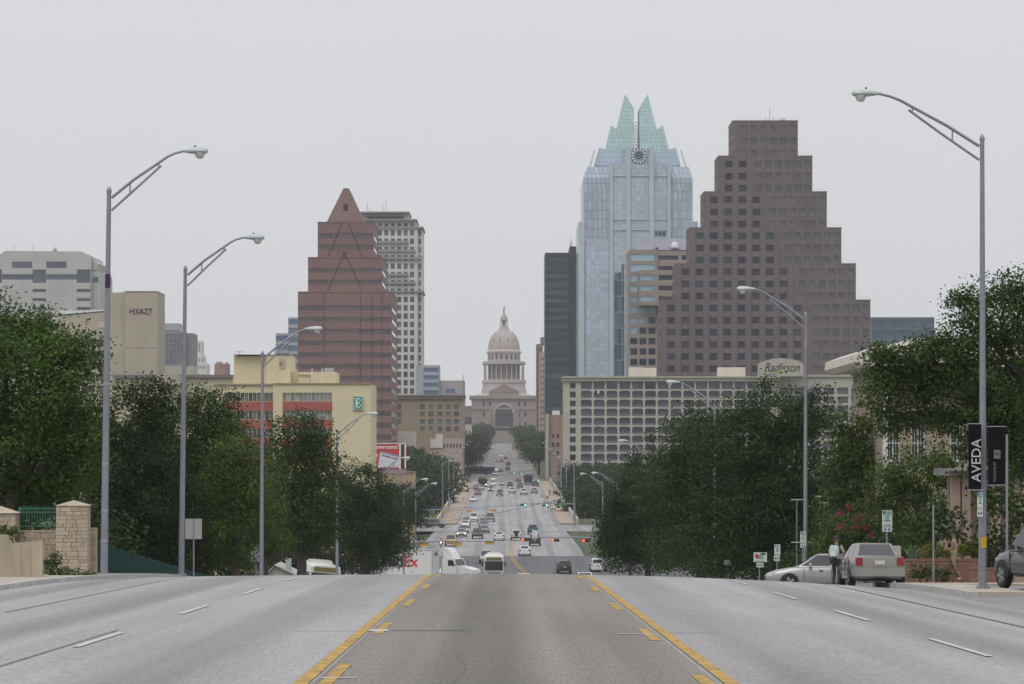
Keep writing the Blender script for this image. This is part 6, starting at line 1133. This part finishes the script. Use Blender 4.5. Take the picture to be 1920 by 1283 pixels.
# right planter
pl = thing('brick_planter', 'low red brick planter wall behind the champagne sedan', 'planter', (PX(1750, 113), 113, roadz(113, 13) + .12)); px_ = lambda p: PX(p, 113) - pl.location.x
M_brk = gridmat('red_brick', (.20, .085, .06), (.2, .16, .13), .21, .075, .012, .85, .3, .2, 0, .5)
MB().box(px_(1700), px_(1835), 0, .35, 0, PZ(1052, 113) - pl.location.z).build('brick_wall', M_brk, pl); MB().box(px_(1699), px_(1836), -.03, .38, PZ(1052, 113) - pl.location.z + .002, PZ(1048.5, 113) - pl.location.z).build('coping', M_brk, pl)
pl2 = thing('brick_planter', 'short red brick wall right of the banner lamp', 'planter', (PX(1850, 106), 106, roadz(106, 13) + .12)); MB().box(PX(1820, 106) - pl2.location.x, PX(1872, 106) - pl2.location.x, 0, .35, 0, PZ(1068, 106) - pl2.location.z).build('brick_wall', M_brk, pl2); MB().box(PX(1819, 106) - pl2.location.x, PX(1873, 106) - pl2.location.x, -.03, .38, PZ(1068, 106) - pl2.location.z + .002, PZ(1065, 106) - pl2.location.z).build('coping', M_brk, pl2)
bx_ = thing('newspaper_box', 'small white box behind the champagne sedan by the parking sign', 'box', (PX(1682, 116), 116, roadz(116, 13) + .12)); MB().box(-.15, .15, 0, .3, .0, PZ(1024, 116) - bx_.location.z, taper=.01).build('cabinet', M_wb, bx_); MB().box(-.12, .12, -.015, -.003, .5, .8).build('door', M_sb, bx_)
# undergrowth that fills the slopes below the crowns
def undergrowth(label, spans, m, seed):
    l3 = []
    for p, y, a, b, D in spans: k = D / F; l3.append((PX(p, D), D, PZ(y, D), a * k, a * k * .8, b * k))
    o = link(bpy.data.objects.new('undergrowth', crown_mesh('undergrowth', l3, .2, .5, m, seed, .8))); o['kind'] = 'stuff'; o['label'] = label
undergrowth('dark scrub filling the left slope below the trees', [(200 + 42 * i, 1010 - (i % 2) * 30, 48, 72, 166 + 6 * i if i < 6 else 330) for i in range(14)] + [(30, 930, 70, 60, 118), (100, 960, 60, 60, 118), (-30, 960, 70, 70, 118), (150, 1000, 40, 50, 118), (205, 1010, 40, 50, 125)] + [(230 + 50 * i, 1050, 40, 40, 152 + 10 * i if i < 5 else 335) for i in range(10)], L_dk, 71)
undergrowth('dark scrub filling the right slope below the trees', [(1170 + 42 * i, 1030 - (i % 2) * 20, 46, 52, 262 - 10 * i) for i in range(11)] + [(1330 + 45 * i, 1060, 40, 40, 190 - 8 * i) for i in range(6)] + [(1590, 960, 50, 70, 150), (1650, 1020, 50, 50, 140)], L_dk, 72)
undergrowth('shady bushes around the portico at right', [(1875, 930, 34, 60, 121), (1905, 990, 34, 70, 121), (1850, 1010, 22, 50, 122), (1930, 900, 40, 80, 122), (1770, 1000, 26, 40, 125), (1745, 980, 34, 44, 125), (1700, 1010, 34, 40, 125), (1830, 850, 26, 22, 118)], L_oak, 73)
# ================================================================== PEOPLE
def person(label, loc, rz, mats, J, region, name='person', fingers=True, hair=None, sc_=1.0, group=None):
    """one continuous skinned body from joint positions; local +Y is forward. mats by region(face centre)"""
    t = thing(name, label, 'person', loc, rz, group); t.scale = (sc_,) * 3
    V = []; E = []; Rr = []
    def add(k, p, r, par=None):
        V.append(p); Rr.append(r); idx[k] = len(V) - 1
        if par: E.append((idx[par], idx[k]))
    idx = {}
    add('pelvis', J.get('pelvis', (0, 0, .95)), (.15, .115)); add('waist', J.get('waist', (0, 0, 1.1)), (.14, .1), 'pelvis'); add('chest', J.get('chest', (0, .0, 1.33)), (.165, .12), 'waist'); add('neckb', J.get('neckb', (0, 0, 1.47)), (.075, .07), 'chest'); add('neck', J.get('neck', (0, .015, 1.53)), (.055, .058), 'neckb'); add('jaw', J.get('jaw', (0, .035, 1.6)), (.07, .085), 'neck'); add('skull', J.get('skull', (0, .025, 1.69)), (.08, .1), 'jaw'); add('crown', J.get('crown', (0, .015, 1.755)), (.05, .065), 'skull')
    for s, q in ((1, 'r'), (-1, 'l')):
        add('sh' + q, J.get('sh' + q, (s * .185, 0, 1.42)), (.07, .07), 'chest'); add('el' + q, J['el' + q], (.047, .047), 'sh' + q); add('wr' + q, J['wr' + q], (.03, .032), 'el' + q); add('ha' + q, J['ha' + q], (.035, .02), 'wr' + q)
        add('hp' + q, J.get('hp' + q, (s * .095, 0, .9)), (.1, .105), 'pelvis'); add('kn' + q, J['kn' + q], (.065, .068), 'hp' + q); add('an' + q, J['an' + q], (.043, .046), 'kn' + q); add('to' + q, J['to' + q], (.042, .03), 'an' + q)
    me = bpy.data.meshes.new('body'); me.from_pydata(V, E, []); o = bpy.data.objects.new('body', me); C.objects.link(o)
    md = o.modifiers.new('s', 'SKIN'); sk = me.skin_vertices[0].data
    for i, r in enumerate(Rr): sk[i].radius = r; sk[i].use_root = (i == 0)
    o.modifiers.new('u', 'SUBSURF').levels = 2
    bpy.context.view_layer.update(); dg = bpy.context.evaluated_depsgraph_get(); bm_ = bpy.data.meshes.new_from_object(o.evaluated_get(dg)); bpy.data.objects.remove(o)
    bm = bmesh.new(); bm.from_mesh(bm_)
    if fingers:
        mb = MB()
        for q, s in (('r', 1), ('l', -1)):
            h = Vector(J['ha' + q]); d = (h - Vector(J['wr' + q])).normalized(); side = d.cross(Vector((0, 1, 0))); side = (side if side.length > .1 else d.cross(Vector((1, 0, 0)))).normalized(); cu = d.cross(side).normalized()
            for i, ln in enumerate((.07, .08, .075, .06)): a = h + side * (.03 - .02 * i); mb.tube([a, a + d * ln * .5 + cu * .006, a + d * ln + cu * .025], [.009, .0085, .007], 6)
            a = h - d * .03 + side * .03; mb.tube([a, a + side * .03 + d * .02, a + side * .035 + d * .05], [.011, .01, .008], 6)
        for v, f in (([0], 0),): pass
        o_ = [bm.verts.new(v) for v in mb.v]
        for f in mb.f: bm.faces.new([o_[i] for i in f])
    jw = Vector(J.get('jaw', (0, .035, 1.6))); mb = MB(); mb.tube([jw + Vector((0, .09, .075)), jw + Vector((0, .125, .03)), jw + Vector((0, .09, .02))], [.012, .018, .012], 6)
    for s in (1, -1): mb.tube([jw + Vector((s * .085, -.01, .09)), jw + Vector((s * .1, -.02, .07)), jw + Vector((s * .085, -.01, .02))], [.012, .018, .01], 6)
    o_ = [bm.verts.new(v) for v in mb.v]
    for f in mb.f: bm.faces.new([o_[i] for i in f])
    bm.normal_update(); bm.to_mesh(bm_); bm.free(); bm_.materials.clear()
    for m in mats: bm_.materials.append(m)
    for p in bm_.polygons: p.material_index = region(p.center); p.use_smooth = True
    b = link(bpy.data.objects.new('body', bm_), t)
    for s in (1, -1): MB().lathe([(.001, -.012), (.011, 0), (.001, .012)], 8, tuple(jw + Vector((s * .032, .092, .085)))).build('eye', M_blk, t, True)
    if hair:
        hm = MB(); cc = Vector(J.get('skull', (0, .025, 1.69))); pr = [(.105 * math.sin(a), .115 * math.cos(a)) for a in [math.pi * i / 12 for i in range(1, 8)]]; hm.lathe([(r, z) for r, z in pr[::-1]], 14, tuple(cc + Vector((0, -.015, .012)))); hm.v = [(x, cc.y + (y - cc.y) * 1.16, z) for x, y, z in hm.v]; hm.build(hair[0], hair[1], t, True)
        if hair[0] == 'cap': MB().box(cc.x - .07, cc.x + .07, cc.y + .08, cc.y + .2, cc.z + .025, cc.z + .04).build('cap_brim', hair[1], t)
    return t
SK = mat('skin', (.30, .16, .10), .6, .08, 6); SKD = mat('tanned_skin', (.22, .11, .07), .6, .08, 6); CL_dk = mat('dark_trousers', (.025, .027, .032), .85, .15, 6); CL_tan = mat('tan_shirt', (.36, .29, .17), .85, .12, 6); CL_kh = mat('khaki_shorts', (.24, .20, .14), .85, .12, 6); CL_sh = mat('pale_sleeve', (.38, .34, .24), .85, .12, 6); CL_vest = mat('dark_vest', (.03, .035, .04), .85, .12, 6); SHOE = mat('white_shoe', (.55, .55, .53), .7, .1, 6); SHB = mat('black_shoe', (.02, .02, .02), .6, .1, 6); HAIR = mat('dark_hair', (.02, .015, .012), .8, .2, 20)
def stand(**k):
    J = dict(elr=(.25, -.02, 1.14), wrr=(.24, .1, .92), har=(.24, .13, .85), ell=(-.25, -.02, 1.14), wrl=(-.24, .1, .92), hal=(-.24, .13, .85), knr=(.1, .02, .5), anr=(.1, -.02, .09), tor=(.11, .12, .04), knl=(-.1, .02, .5), anl=(-.1, -.02, .09), tol=(-.11, .12, .04)); J.update(k); return J
MD = 112; mx_ = PX(1568, MD)
J1 = stand(elr=(.27, .06, 1.15), wrr=(.2, .27, 1.1), har=(.16, .33, 1.11), knl=(-.09, .06, .5), tol=(-.12, .12, .04))
def reg1(c): return 3 if c.z < .085 else (0 if c.z < 1.0 else (4 if c.z > 1.5 or ((abs(c.x) > .17) and c.z < 1.24) else (2 if abs(c.x) > .17 else 1)))
m1 = person('man with a cap and backpack standing in the road by the pale sedan, back turned', (mx_, MD, roadz(MD, mx_)), R(-25), [CL_dk, CL_vest, CL_sh, SHB, SK], J1, reg1, hair=('cap', mat('dark_cap', (.025, .025, .035), .8, .1, 8)))
bp_ = thing('backpack', 'pale green and white backpack on the man in the cap', 'backpack', m1.location, R(-25)); PKG = mat('pale_green_nylon', (.34, .46, .42), .75, .2, 5)
b_ = MB(); ringp = lambda z, w_, d, y0: [(w_ * math.cos(t), y0 - abs(d) * .5 + d * .5 * math.sin(t), z) for t in [2 * math.pi * i / 14 for i in range(14)]]
loft(b_, [ringp(1.04, .12, .1, -.115), ringp(1.08, .17, .2, -.115), ringp(1.25, .18, .22, -.115), ringp(1.4, .165, .18, -.11), ringp(1.47, .11, .1, -.11)]); b_.build('pack', PKG, bp_, True); MB().box(-.11, .11, -.36, -.3, 1.1, 1.26, taper=.015).build('front_pocket', mat('white_nylon', (.55, .56, .54), .75, .1, 5), bp_)
for s in (1, -1): MB().tube([(s * .1, -.13, 1.46), (s * .11, -.02, 1.515), (s * .115, .12, 1.44), (s * .12, .145, 1.3), (s * .14, .04, 1.12), (s * .13, -.13, 1.1)], .018, 6).build('strap', CL_vest, bp_, True)
MD2 = 113; mx2 = PX(1789, MD2); J2 = stand(elr=(.24, .0, 1.15), wrr=(.2, .24, 1.12), har=(.17, .31, 1.12), ell=(-.24, .0, 1.15), wrl=(-.2, .24, 1.1), hal=(-.17, .31, 1.1), knr=(.1, .2, .53), anr=(.1, .12, .12), tor=(.1, .26, .07), knl=(-.1, -.02, .5), anl=(-.1, -.26, .12), tol=(-.1, -.14, .05))
def reg2(c): return 3 if c.z < .11 else (4 if c.z < .56 else (0 if c.z < 1.0 and abs(c.x) < .21 else (4 if c.z > 1.49 or (abs(c.x) > .13 and c.y > .1) or abs(c.x) > .235 else 1)))
person('man in a tan shirt and shorts walking left along the right pavement', (mx2, MD2, roadz(MD2, mx2) + .14), R(75), [CL_kh, CL_tan, CL_sh, SHOE, SKD], J2, reg2, hair=('hair', HAIR))
J3 = stand(knr=(.1, .14, .52), anr=(.1, .14, .1), tor=(.1, .28, .05), knl=(-.1, .0, .5), anl=(-.1, -.22, .12), tol=(-.1, -.1, .05))
for p, lb_, mm_ in ((1031, 'pedestrian in dark clothes on the right bridge pavement, left of two', [CL_dk, CL_vest, CL_vest, SHB, SK]), (1038, 'pedestrian in a red top on the right bridge pavement, right of two', [CL_dk, red, red, SHB, SK])):
    D = 860; person(lb_, (PX(p, D), D, roadz(D, 0) + .2), R(180), mm_, J3, reg1, hair=('hair', HAIR), fingers=False, group='pedestrians on the bridge')
JR = dict(pelvis=(0, -.2, .86), waist=(0, -.17, 1.0), chest=(0, -.08, 1.22), neckb=(0, -.04, 1.36), neck=(0, -.02, 1.42), jaw=(0, .01, 1.49), skull=(0, .0, 1.58), crown=(0, -.01, 1.64), shr=(.185, -.06, 1.3), shl=(-.185, -.06, 1.3), elr=(.3, .12, 1.12), wrr=(.34, .36, 1.06), har=(.36, .45, 1.04), ell=(-.3, .12, 1.12), wrl=(-.34, .36, 1.06), hal=(-.36, .45, 1.04), hpr=(.11, -.18, .84), hpl=(-.11, -.18, .84), knr=(.26, .2, .72), knl=(-.26, .2, .72), anr=(.24, .0, .34), anl=(-.24, .0, .34), tor=(.25, .14, .3), tol=(-.25, .14, .3))
person('rider in pale clothes sitting on the motorcycle', mt.location, R(180), [CL_dk, CL_sh, CL_sh, SHB, SK], JR, lambda c: 3 if c.z < .36 else (0 if c.z < .95 else (4 if c.z > 1.4 else 1)), hair=('helmet', white), fingers=False)
